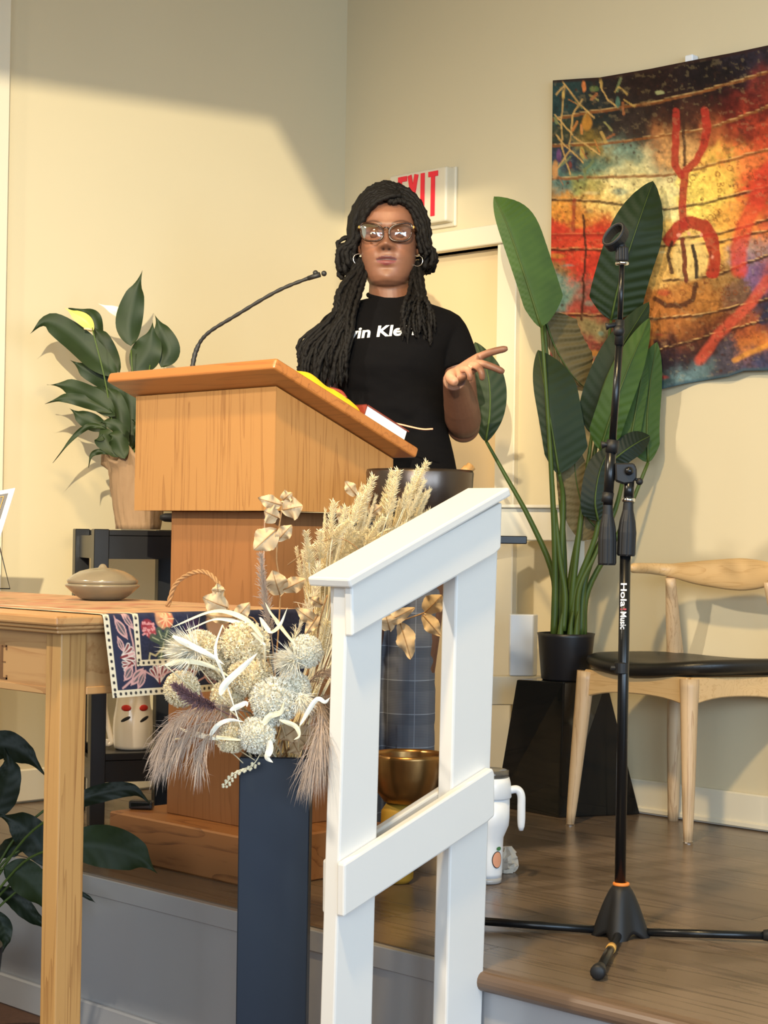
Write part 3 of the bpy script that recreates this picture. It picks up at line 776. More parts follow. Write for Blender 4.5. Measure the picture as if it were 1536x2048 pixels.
# ================================================================== MICROPHONE STAND
def build_micstand():
    d = 3.67
    foot = W(1241, 1860, d)
    ms = thing('microphone_stand', (foot.x, foot.y, 0), 'black boom microphone stand with empty clip standing on the stage', 'stand')
    px = d / 3600
    P = lambda x, y, dd=0.0: W(x, y, d + dd)
    hb = P(1241, 1862); 
    tri = []
    # tripod hub: rounded three-lobed cone
    lf, rt, fr_ = OZ(920, 1843, .012), OZ(1562, 1876, .012), OZ(1196, 1948, .012)
    dirs = [(q - Vector((hb.x, hb.y, q.z))).normalized() for q in (lf, rt, fr_)]
    angs = [math.atan2(v.y, v.x) for v in dirs]
    R = []
    zt, zb = P(1241, 1770).z, P(1241, 1872).z
    for t in np.linspace(0, 1, 12):
        z = zt + (zb - zt) * t; base = .016 + .022 * t ** 0.7; ring = []
        for k in range(36):
            a = 2 * PI * k / 36; lob = max(math.exp(-((a - b + PI) % (2 * PI) - PI) ** 2 / .18) for b in angs)
            r = base + lob * .028 * t ** 0.8
            ring.append((hb.x + r * math.cos(a), hb.y + r * math.sin(a), z - .018 * lob * t + .012 * (1 - lob) * t))
        R.append(ring)
    MB().rings(R).build('hub', M['rubber'], ms, smooth=True)
    MB().torus((hb.x, hb.y, zt + .002), .0135, .004, (0, 0, 1), 24, 8).build('ring', M['orange'], ms, smooth=True, label='orange ring')
    for q, dv in zip((lf, rt, fr_), dirs):
        s = Vector((hb.x, hb.y, zb + .010)) + dv * .03
        e = Vector(q); e.z = .016
        L = MB().tube([s, e], [.0085, .0085], 12).build('leg', M['steel'], ms, smooth=True)
        MB().tube([e - dv * .035, e - dv * .01, e + dv * .004, e + dv * .008], [.0105, .014, .0145, .010], 14).build('rubber_foot', M['rubber'], L, smooth=True)
        if q is fr_:
            m = s.lerp(e, .40); k = (e - s).normalized()
            MB().tube([m - k * .012, m + k * .012], .0098, 14).build('tape', M['gold'], L, smooth=True, label='gold tape band')
    MB().tube([P(1240, 1775), P(1246, 1400), P(1251, 1090)], .0113, 16).build('pole', M['steel'], ms, smooth=True)
    c = P(1243, 1336); MB().lathe([(.0118, -.012), (.0145, -.010), (.0145, .010), (.0118, .012)], c, 18).build('cable_clip', M['rubber'], ms)
    MB().tube([c - R0 * .012, c - R0 * .022], [.006, .005], 8).build('cable_clip_tab', M['rubber'], ms)
    # clutch grips
    def grip(x0, y0, x1, y1, nm, r):
        A, B = P(x0, y0), P(x1, y1); ax = A - B; L = ax.length
        pr = [(r * .90, 0), (r, L * .03), (r, L * .42), (r * .86, L * .62), (r * .58, L * .82), (r * .52, L)]
        m = MB(); seg = 40; a = ax.normalized(); u = a.orthogonal().normalized(); w = a.cross(u); R = []
        for q, (rr, z) in enumerate(pr):
            R.append([B + a * z + (u * math.cos(2 * PI * k / seg) + w * math.sin(2 * PI * k / seg)) * (rr * (1 - (.07 if (k % 5 == 0 and 0 < q < 4) else 0))) for k in range(seg)])
        m.rings(R).build(nm, M['rubber'], ms, smooth=False)
    grip(1257, 1000, 1252, 1112, 'clutch_grip', .0190)
    MB().lathe([(.0118, -.004), (.0135, -.003), (.0135, .003), (.0118, .004)], P(1257, 1000), 18).build('collar', M['chrome'], ms, smooth=True)
    MB().tube([P(1257, 1002), P(1259, 960)], .0105, 14).build('neck', M['steel'], ms, smooth=True)
    # boom joint
    A = [(1230, 926), (1268, 926), (1274, 936), (1274, 956), (1266, 966), (1248, 968), (1232, 962)]
    m = MB(); a = [W(x, y, d - .012) for x, y in A]; b = [p + D0 * .024 for p in a]; m.rings([a, b])
    m.build('boom_joint', M['rubber'], ms, bevel=.003)
    MB().ball(P(1258, 942, -.016), .009).build('joint_bolt', M['steel'], ms, smooth=True)
    MB().tube([P(1266, 955, -.004), P(1276, 961, -.006)], .0035, 8).ball(P(1279, 963, -.006), .0075).build('joint_knob', M['rubber'], ms, smooth=True)
    # boom
    MB().tube([P(1216, 1010), P(1223, 888)], .0105, 14).build('boom_tube', M['steel'], ms, smooth=True)
    MB().tube([P(1223, 905), P(1226, 880)], [.0125, .0125], 14).build('boom_collar', M['rubber'], ms, smooth=True)
    MB().tube([P(1224, 890), P(1212, 889), P(1203, 890)], [.005, .005, .008], 8).build('boom_knob', M['rubber'], ms, smooth=True)
    MB().tube([P(1225, 885), P(1239, 685)], .0075, 14).build('boom_arm', M['steel'], ms, smooth=True)
    MB().tube([P(1214, 1005), P(1217, 985)], [.0118, .0118], 14).build('boom_end_collar', M['rubber'], ms, smooth=True)
    grip(1216, 1006, 1214, 1130, 'counterweight', .0188)
    # upper swivel and gooseneck rod
    MB().ball(P(1238, 662, -.004), (.0125, .0125, .0125)).tube([P(1238, 690), P(1240, 640)], .0095, 12).build('swivel', M['rubber'], ms, smooth=True)
    MB().tube([P(1242, 647), P(1218, 652), P(1212, 653)], [.006, .005, .008], 8).build('swivel_knob', M['rubber'], ms, smooth=True)
    MB().tube([P(1240, 645), P(1244, 530)], .0055, 12).build('upper_rod', M['steel'], ms, smooth=True)
    MB().lathe([(.010, -.004), (.014, -.002), (.014, .002), (.010, .004)], P(1244, 527), 20).build('thread_ring', M['chrome'], ms, smooth=True)
    m = MB(); A, B = P(1244, 522), P(1244, 494); a = (B - A).normalized(); u = a.orthogonal().normalized(); w = a.cross(u)
    m.rings([[A.lerp(B, t) + (u * math.cos(2 * PI * k / 32) + w * math.sin(2 * PI * k / 32)) * (r * (1 if k % 2 else .9)) for k in range(32)] for t, r in ((0, .0125), (.1, .0135), (.9, .0135), (1, .011))])
    m.build('clip_adapter', M['rubber'], ms)
    # empty ring clip
    C = P(1231, 474); ax = (W(1248, 452, d + .05) - W(1213, 490, d - .05)).normalized()
    Q = []
    axs = (-D0 * .75 - R0 * .45 + ZV * .35).normalized(); uu = (R0 * .62 + ZV * .78); uu = (uu - axs * uu.dot(axs)).normalized(); ww = axs.cross(uu)
    for i in range(25):
        an = 2 * PI * i / 24; dd = uu * math.cos(an) * .026 + ww * math.sin(an) * .016
        o1 = dd.normalized()
        Q.append([C + dd + o1 * (.0035 * cx) + axs * (.014 * cy) for cx, cy in ((-1, -1), (1, -1), (1, 1), (-1, 1))])
    MB().rings(Q, False).build('microphone_clip', M['rubber'], ms, smooth=False, bevel=.002)
    MB().tube([P(1244, 496), P(1240, 488)], [.010, .009], 10).build('clip_hinge', M['rubber'], ms, smooth=True)
    # lettering running down the pole
    off = -D0 * .0119
    A = P(1245, 1166) + off - R0 * .0052
    text_mb('Hola', A, P(1244.3, 1213) - P(1245, 1166), R0, width=(1213 - 1166) * px, height=.0125, bold=.02, depth=-.0).build('lettering', M['paper'], ms, label='white lettering running down the pole')
    A = P(1244.4, 1216) + off - R0 * .0052
    text_mb('!', A, P(1244, 1222) - P(1244.4, 1216), R0, width=4 * px, height=.0125, bold=.0, depth=0).build('lettering', M['red'], ms, label='red exclamation mark')
    A = P(1244.2, 1223) + off - R0 * .0052
    text_mb('Music', A, P(1243.4, 1270) - P(1244, 1223), R0, width=(1258 - 1223) * px, height=.0125, bold=.02, depth=0).build('lettering', M['paper'], ms, label='white lettering running down the pole')
build_micstand()

# ================================================================== STAIR RAILING
def build_railing():
    d = 3.2
    xr1 = -2.24
    b = OX(720, 2300, xr1)
    rl = thing('stair_railing', (xr1, OX(720, 2000, xr1).y, HF), 'white wooden stair railing with sloping cap in the foreground', 'railing')
    def face(pts, x, th):
        A = [OX(px_, py_, x) for px_, py_ in pts]; B = [p - Vector((th, 0, 0)) for p in A]
        return MB().rings([A, B])
    pt = .036
    def post(top, xl_t, xr_t, yt, xl_b, xr_b, yb):
        A = [OX(xl_b, yb, xr1), OX(xr_b, yb, xr1), OX(xr_t, yt[1], xr1), OX(xl_t, yt[0], xr1)]
        k = (HF + .002 - A[0].z) / (A[3].z - A[0].z); k2 = (HF + .002 - A[1].z) / (A[2].z - A[1].z)
        A[0] = A[0].lerp(A[3], k); A[1] = A[1].lerp(A[2], k2)
        return MB().rings([A, [p - Vector((pt, 0, 0)) for p in A]])
    post('', 694, 769, (1168, 1128), 668, 745, 2048).build('post', M['white'], rl, bevel=.004, seg=2)
    post('', 916, 1000, (1045, 1000), 893, 965, 2030).build('post', M['white'], rl, bevel=.004, seg=2)
    face([(705, 1274), (703, 1170), (1005, 1004), (1003, 1096), (991, 1109)], xr1 + .02, .0195).build('upper_board', M['white'], rl, bevel=.004, seg=2)
    face([(688, 1836), (689, 1728), (986, 1536), (990, 1548), (990, 1632), (975, 1646)], xr1 + .02, .0195).build('lower_board', M['white'], rl, bevel=.004, seg=2)
    # matching boards on the far side
    def shift(o, dx): pass
    A = [OX(x, y, xr1 + .0) for x, y in [(705, 1274), (703, 1170), (1005, 1004), (1003, 1096)]]
    xx = xr1 - pt
    MB().rings([[Vector((xx - .0005, p.y, p.z)) for p in A], [Vector((xx - .020, p.y, p.z)) for p in A]]).build('upper_board', M['white'], rl, bevel=.004, seg=2)
    A = [OX(x, y, xr1 + .0) for x, y in [(688, 1836), (689, 1728), (986, 1536), (989, 1632)]]
    MB().rings([[Vector((xx - .0005, p.y, p.z)) for p in A], [Vector((xx - .020, p.y, p.z)) for p in A]]).build('lower_board', M['white'], rl, bevel=.004, seg=2)
    # cap
    xc1 = xr1 + .032; xc0 = xc1 - .105
    a, e = OX(697, 1158, xc1), OX(1019, 974, xc1)
    a2, e2 = Vector((xc0, a.y, a.z)), Vector((xc0, e.y, e.z))
    n = Vector((0, -(e.z - a.z), e.y - a.y)).normalized() * -.0175
    MB().hexa([a2 + n, a + n, e + n, e2 + n, a2, a, e, e2]).build('cap', M['white'], rl, bevel=.004, seg=2)
build_railing()

# ================================================================== LECTERN
def build_lectern():
    bx1 = -3.096; bx0 = bx1 - .527; by0 = 2.74; by1 = 3.125
    yt0, yt1, zt0, zt1 = 2.675, 3.14, 1.204, 1.021
    sl = (zt1 - zt0) / (yt1 - yt0); th = .026
    ztop = lambda y: zt0 + sl * (y - yt0)
    zbt = .862
    le = thing('lectern', ((bx0 + bx1) / 2, (by0 + by1) / 2 + .06, 0), 'oak speaker lectern with slanted top standing on the stage', 'lectern')
    tx0, tx1 = -3.648, -3.022
    nn = Vector((0, -sl, 1)).normalized() * th
    T = [Vector((tx0, yt0, zt0)), Vector((tx1, yt0, zt0)), Vector((tx1, yt1, zt1)), Vector((tx0, yt1, zt1))]
    MB().hexa([p - nn for p in T] + T).build('slanted_top', M['oakh'], le, bevel=.006, seg=3)
    g = .031
    tt = .018
    def panel(x0, x1, y0, y1, nm):
        P = [(x0, y0, zbt), (x1, y0, zbt), (x1, y1, zbt), (x0, y1, zbt)]
        return MB().hexa(P + [(x, y, ztop(y) - g) for x, y, z in P]).build(nm, M['oak'], le)
    panel(bx0, bx1, by0, by0 + .003, 'front_panel')
    panel(bx1 - tt, bx1, by0 + .0034, by1, 'side_panel')
    panel(bx0, bx0 + tt, by0 + .0034, by1, 'side_panel')
    MB().box(bx0 + tt, bx1 - tt, by0 + tt, by1, zbt + .004, zbt + .02).build('bottom_panel', M['oak'], le)
    cx = (bx0 + bx1) / 2; cx = -3.362
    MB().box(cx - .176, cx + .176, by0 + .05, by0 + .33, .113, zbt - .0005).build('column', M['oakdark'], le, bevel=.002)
    x0 = OY(218, 1650, 2.70).x
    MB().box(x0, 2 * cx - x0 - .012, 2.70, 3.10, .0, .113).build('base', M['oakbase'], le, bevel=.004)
    lx = Vector((0, 1, sl)).normalized(); nz = Vector((0, -sl, 1)).normalized()
    fr = lambda x, s, h: Vector((x, yt0, zt0)) + lx * s + nz * h      # slanted frame
    # gooseneck microphone
    b = fr(-3.44, .10, 0)
    mk = thing('gooseneck_microphone', b, 'thin black gooseneck microphone clamped on top of the lectern', 'microphone')
    MB().lathe([(.016, 0), (.017, .004), (.012, .012), (.008, .03), (.0075, .045)], b, 16).build('base', M['rubber'], mk, smooth=True)
    P = spline([b + ZV * .03, W(392, 702, 4.40), W(414, 668, 4.39), W(470, 632, 4.37), (W(555, 582, 4.34)), W(628, 552, 4.32)], 60)
    MB().tube(P, [(.0058 if i < 16 else .0045) * (1 + .12 * math.sin(i * 2.1)) for i in range(61)], 10).build('gooseneck', M['rubber'], mk, smooth=True)
    MB().tube([P[58], W(640, 549, 4.315)], [.0055, .0065], 10).build('head', M['rubber'], mk, smooth=True)
    MB().ball(W(648, 547, 4.30), .0068).build('foam_tip', M['rubber'], mk, smooth=True)
    MB().ball(W(631, 546, 4.33), .0068).build('foam_tip', M['rubber'], mk, smooth=True)
    # yellow cloth lying folded on the slope
    n, m_ = 36, 22; vs = []
    for j in range(m_ + 1):
        for i in range(n + 1):
            u, v = i / n, j / m_
            x = -3.33 + .285 * v; s = .06 + .285 * u
            prof = interp(u, [0, .12, .35, .58, .72, .86, 1], [.0, .034, .050, .064, .046, .044, .0])
            hgt = .002 + prof * math.sin(PI * min(1, v * 1.02)) ** .3 * (.85 + .15 * math.sin(u * 14 + v * 4)) + .004 * math.sin(v * 20 + u * 9) * math.sin(PI * u) * math.sin(PI * v)
            if i in (0, n) or j in (0, m_): hgt = .0015
            vs.append(fr(x, s, hgt))
    fs = [(j * (n + 1) + i, j * (n + 1) + i + 1, (j + 1) * (n + 1) + i + 1, (j + 1) * (n + 1) + i) for j in range(m_) for i in range(n)]
    yo = MB().add(vs, fs).build('folded_cloth', M['yellow'], None, smooth=True)
    tag(yo, 'crumpled bright yellow cloth on the lectern top beside the book', 'cloth')
    MB().tube(spline([fr(-3.11, .25, .046), fr(-3.08, .258, .040), fr(-3.06, .262, .024)], 8), .0045, 8).build('tie', M['cover'], yo, smooth=True, label='red knot')
    # book
    bs0, bs1 = .315, .47
    bo = thing('book', fr(-3.13, .39, 0), 'thick white-edged paperback with maroon cover on the lectern', 'book')
    Mx = Matrix((Vector((1, 0, 0)), lx, nz)).transposed().to_4x4(); Mx.translation = fr(0, 0, 0)
    MB().box(-3.262, -3.042, bs0, bs1, .0305, .033, Mx).box(-3.262, -3.042, bs0, bs1, .0015, .004, Mx).box(-3.262, -3.042, bs0, bs0 + .0025, .0015, .033, Mx).build('cover', M['cover'], bo)
    MB().box(-3.258, -3.046, bs0 + .003, bs1 - .004, .004, .0305, Mx).build('pages', M['paper'], bo)
    tag(MB().tube(spline([fr(-3.10, .40, .035), fr(-3.06, .44, .040), fr(-3.01, .475, .040), fr(-2.985, .49, .046)], 14), .0022, 6).build('pen', M['peach'], None, smooth=True), 'thin pale pink ribbon marker lying on the book', 'ribbon')
    # small black device on the base
    dv = OZ(283, 1618, .114)
    Mr = Matrix.Translation(dv) @ Matrix.Rotation(math.radians(38), 4, 'Z')
    e = thing('small_black_device', dv, 'small black electronic gadget lying on the lectern base', 'gadget')
    MB().box(-.03, .03, -.014, .014, .001, .022, Mr).build('casing', M['black'], e, bevel=.004, seg=2)
    MB().box(-.024, .024, -.0150, -.0138, .006, .017, Mr).build('display', M['blackgloss'], e)
    q = OY(334, 1035, 2.95); q = W(334, 1035, 4.62)
    e = MB().tube([q - R0 * .018, q - R0 * .006, q + R0 * .012, q + R0 * .03], [.006, .011, .012, .012], 12).build('plug', M['rubber'], le, smooth=True)
build_lectern()

# ================================================================== PLANT STOOL, LILY, PITCHER
def build_stool():
    a = W(191, 1640, 4.95); a.z = 0; b = W(153, 1640, 5.21); b.z = 0
    uy = (b - a).normalized(); ux = Vector((uy.y, -uy.x, 0)); dep = (b - a).length; wid = .245
    zt = W(200, 1058, 4.95).z
    c = a + ux * wid / 2 + uy * dep / 2
    Mx = Matrix((ux, uy, ZV)).transposed().to_4x4(); Mx.translation = c
    st = thing('plant_stool', c, 'black wooden stool with lower shelf behind the lectern carrying the peace lily', 'stool')
    w, d, h = wid / 2, dep / 2, .021
    for sx in (-1, 1):
        for sy in (-1, 1):
            MB().box(sx * w - h, sx * w + h, sy * d - h, sy * d + h, 0, zt, Mx).build('leg', M['black'], st, bevel=.002)
    MB().box(-w + h, w - h, -d - .012, d + .012, zt - .018, zt - .002, Mx).build('top', M['black'], st, bevel=.002)
    for sy in (-1, 1):
        MB().box(-w + h, w - h, sy * d - .009, sy * d + .009, zt - .082, zt - .0185, Mx).build('apron', M['black'], st)
        MB().box(-w + h, w - h, sy * d - .009, sy * d + .009, .118, .176, Mx).build('rail', M['black'], st)
    for sx in (-1, 1):
        MB().box(sx * w - .009, sx * w + .009, -d + h, d - h, zt - .082, zt - .0185, Mx).build('apron', M['black'], st)
        MB().box(sx * w - .009, sx * w + .009, -d + h, d - h, .118, .176, Mx).build('rail', M['black'], st)
    zs = .197
    MB().box(-w + h, w - h, -d - .010, d + .010, .177, zs, Mx).build('shelf', M['black'], st, bevel=.002)
    # ---- peace lily in kraft paper
    pc = c + Vector((0, 0, 0)) + ux * .014; pc.z = zt + .001; dp = (pc - CAM).dot(FW); s = dp / 3600
    pl = thing('peace_lily', pc, 'peace lily with a yellow bloom in a crinkled kraft paper pot wrap', 'plant')
    R = []; n = 72; zt_ = W(268, 912, dp).z
    for k, t in enumerate(np.linspace(0, 1, 16)):
        r0 = (43 + 22 * t) * s; ring = []
        for i in range(n):
            a_ = 2 * PI * i / n
            wr = .0022 * math.sin(a_ * 17 + 3 * math.sin(t * 5)) + .002 * math.sin(a_ * 29 + t * 4) + (.007 * max(0, t - .78) / .22 * math.sin(a_ * 7))
            fl = .012 * max(0, t - .8) / .2
            z = pc.z + (zt_ - pc.z) * t + (.02 * math.sin(a_ * 6 + 1) + .008 * math.sin(a_ * 11)) * max(0, t - .8) / .2
            ring.append((pc.x + (r0 + wr + fl) * math.cos(a_), pc.y + (r0 + wr + fl) * math.sin(a_), z))
        R.append(ring)
    for t in (.93, .85):
        R.append([(pc.x + (p[0] - pc.x) * .92, pc.y + (p[1] - pc.y) * .92, pc.z + (zt_ - pc.z) * t) for p in R[13]])
    MB().rings(R).build('paper_wrap', M['kraft'], pl, smooth=True)
    def L(pts, hw, dd=0.0, m='lilyleaf', fold=.25, roll=0.0, wav=.006):
        hw *= .92
        P = [W(x, y, dp + dd + (z[0] if z else 0)) for x, y, *z in pts]
        o = leaf(MB(), P, hw * s, hw * s, -D0, 22, 4, fold, 0, 10, wav, 2, P_LILY, roll, 1).build('leaf', M[m], pl, smooth=True)
    L([(262, 692), (258, 645), (270, 590), (285, 540)], 29, .0, roll=.2)
    L([(236, 752), (190, 715), (138, 668), (92, 643), (60, 668)], 31, -.06, roll=-.2)
    L([(200, 700), (195, 650), (178, 622), (137, 618)], 15, .02, roll=.5)
    L([(322, 735), (338, 700), (322, 660), (309, 628)], 24, .03)
    L([(268, 745), (288, 712), (300, 682), (306, 640)], 34, .0)
    L([(240, 745), (212, 700), (200, 672), (180, 650)], 22, .0)
    L([(232, 832), (190, 800), (140, 775), (94, 769)], 24, -.08, roll=-.3)
    L([(226, 826), (180, 806), (130, 796), (90, 808)], 14, -.08)
    L([(214, 858), (186, 845), (160, 832), (138, 816)], 19, -.05, m='lilyleaf')
    L([(214, 857), (178, 852), (140, 882), (106, 926)], 6, -.09)
    L([(236, 915), (212, 880), (204, 868), (196, 880)], 22, -.1, roll=.3)
    L([(250, 918), (238, 888), (228, 872), (216, 870)], 20, -.11)
    L([(226, 908), (200, 903), (182, 912), (177, 936)], 6, -.1)
    L([(250, 900), (240, 830), (226, 790), (205, 770)], 20, -.05)
    L([(262, 900), (262, 820), (252, 770), (236, 748)], 22, -.02)
    L([(270, 905), (276, 830), (268, 780), (262, 730)], 24, .02)
    L([(256, 880), (222, 812), (190, 780), (168, 768)], 17, -.03, roll=.4)
    L([(252, 800), (214, 760), (170, 738), (140, 720)], 24, .0)
    L([(256, 905), (240, 860), (216, 845), (200, 846)], 14, -.07)
    L([(280, 905), (285, 880), (278, 850), (262, 838)], 18, -.06)
    for (x, y) in ((240, 760), (262, 700), (300, 730), (225, 835), (250, 800), (214, 860), (268, 745), (236, 750)):
        MB().tube(spline([W(262, 925, dp), W((262 + x) / 2 + 6, (925 + y) / 2, dp - .01), W(x, y, dp - .01)], 10), .0022, 6).build('stem', M['stem'], pl, smooth=True)
    MB().tube(spline([W(232, 900, dp - .05), W(212, 770, dp - .08), W(184, 655, dp - .09)], 14), .0022, 6).build('flower_stem', M['stem'], pl, smooth=True)
    leaf(MB(), [W(186, 664, dp - .09), W(172, 642, dp - .10), W(150, 628, dp - .10), W(130, 616, dp - .09)], 13 * s, 13 * s, -D0, 16, 4, .3, 0, 8, .001, 2, P_LILY, .2).build('spathe', M['spathe'], pl, smooth=True, label='yellow spathe bloom')
    MB().tube([W(184, 660, dp - .1), W(178, 658, dp - .1), W(168, 657, dp - .1)], [.003, .004, .003], 8).build('spadix', M['dryleaf'], pl, smooth=True)
    leaf(MB(), [W(255, 632, dp + .03), W(232, 622, dp + .03), W(196, 607, dp + .03)], 10 * s, 10 * s, -D0, 12, 3, .3, 0, 8, 0, 2, P_LILY).build('spathe', M['spathew'], pl, smooth=True, label='cream spathe bloom')
    # ---- pitcher
    q = c - uy * .055; q = Vector((q.x, q.y, zs + .001)); dq = (q - CAM).dot(FW); s = dq / 3600
    q2 = W(265, 1500, dq); q = Vector((q2.x, q2.y, zs + .001))
    pi_ = thing('ceramic_pitcher', q, 'cream ceramic pitcher with red poppies on the black stool shelf', 'pitcher')
    prof = [(33, 0), (37, 3), (38, 8), (40, 40), (39, 62), (34, 90), (32, 115), (34, 140), (37, 152)]
    Rp = [(r * s, q.z + z * s) for r, z in prof]
    MB().lathe(Rp + [(34 * s, q.z + 152 * s), (31 * s, q.z + 140 * s), (30 * s, q.z + 100 * s), (.001, q.z + 90 * s)], (q.x, q.y, 0), 36).build('body', M['cream'], pi_, smooth=True)
    Z = lambda h: q.z + h * s
    lft = -R0
    hp = spline([q + lft * 33 * s + ZV * (128 * s), q + lft * 54 * s + ZV * (120 * s), q + lft * 58 * s + ZV * (85 * s), q + lft * 46 * s + ZV * (30 * s), q + lft * 42 * s + ZV * (12 * s), q + lft * 50 * s + ZV * (8 * s), q + lft * 50 * s + ZV * (18 * s)], 30)
    MB().tube(hp, .008, 10).build('handle', M['cream'], pi_, smooth=True)
    for an in (-0.25, 0.75):
        dv = (-D0 * math.cos(an) + R0 * math.sin(an)).normalized(); tv = ZV.cross(dv)
        MB().ball(q + dv * (36.2 * s) + ZV * 84 * s, (.015, .002, .009), 12, 6, None, (tv, dv, ZV)).build('poppy', M['red'], pi_, smooth=True, label='red painted poppy')
        MB().ball(q + dv * (38.6 * s) + ZV * 62 * s + tv * .0, (.016, .002, .005), 12, 6, None, ((tv + ZV * .5).normalized(), dv, (ZV - tv * .5).normalized())).build('poppy_leaf', M['ink'], pi_, smooth=True, label='black painted leaf')
build_stool()

# ================================================================== TABLE, RUNNER, DISH, CARD
TCX, TCY = -2.589, 1.795
ZT = W(116, 1233, 3.1).z
TY1 = TCY + .615
def build_table():
    x0 = TCX - 1.35
    tb = thing('communion_table', ((x0 + TCX) / 2, (TCY + TY1) / 2, HF), 'light oak communion table with carved apron at the left edge', 'table')
    MB().box(x0, TCX, TCY, TY1, ZT - .017, ZT).build('tabletop', M['tablewood'], tb, bevel=.004, seg=2)
    MB().box(x0 + .006, TCX - .006, TCY + .006, TY1 - .006, ZT - .024, ZT - .0172).build('moulding', M['tablewood'], tb, bevel=.002)
    MB().box(x0 + .012, TCX - .012, TCY + .012, TY1 - .012, ZT - .031, ZT - .0242).build('moulding', M['tablewood'], tb, bevel=.002)
    i, w, v = .036, .046, .056
    za, zb = ZT - .138, ZT - .0312
    for (lx0, lx1) in ((TCX - i - w, TCX - i), (x0 + i, x0 + i + w)):
        for (ly0, ly1) in ((TCY + i, TCY + i + v), (TY1 - i - v, TY1 - i)):
            MB().box(lx0, lx1, ly0, ly1, HF, zb).build('leg', M['tableleg'], tb, bevel=.003, seg=2)
    xa, xb = x0 + i + w, TCX - i - w
    MB().box(xa, xb, TCY + i + .006, TCY + i + .028, za, zb).build('apron', M['tablewood'], tb)
    MB().box(xa, xb, TY1 - i - .028, TY1 - i - .006, za, zb).build('apron', M['tablewood'], tb)
    ya, yb = TCY + i + v, TY1 - i - v
    MB().box(TCX - i - .024, TCX - i - .004, ya, yb, za, zb).build('apron', M['tablewood'], tb)
    MB().box(x0 + i + .004, x0 + i + .024, ya, yb, za, zb).build('apron', M['tablewood'], tb)
    MB().box(xa, xb, TCY + i + .002, TCY + i + .0055, za - .004, za + .010).build('bead', M['tablewood'], tb, bevel=.0015)
    MB().box(TCX - i - .0035, TCX - i, ya, yb, za - .004, za + .010).build('bead', M['tablewood'], tb, bevel=.0015)
    yf = TCY + i + .0055
    P = lambda x, y: OY(x, y, yf)
    m = MB()
    def bar(x0_, y0_, x1_, y1_):
        a, b = P(x0_, y0_), P(x1_, y1_); m.box(a.x, b.x, yf - .0006, yf + .002, b.z, a.z)
    bar(1, 1290, 5, 1358); bar(5, 1290, 14, 1294); bar(5, 1322, 11, 1325); bar(5, 1354, 14, 1359); bar(12, 1290, 14, 1300); bar(12, 1350, 14, 1359)
    m.build('carved_letter', M['carve_shade'], tb, label='letter E in dark bars for carved shade')
build_table()

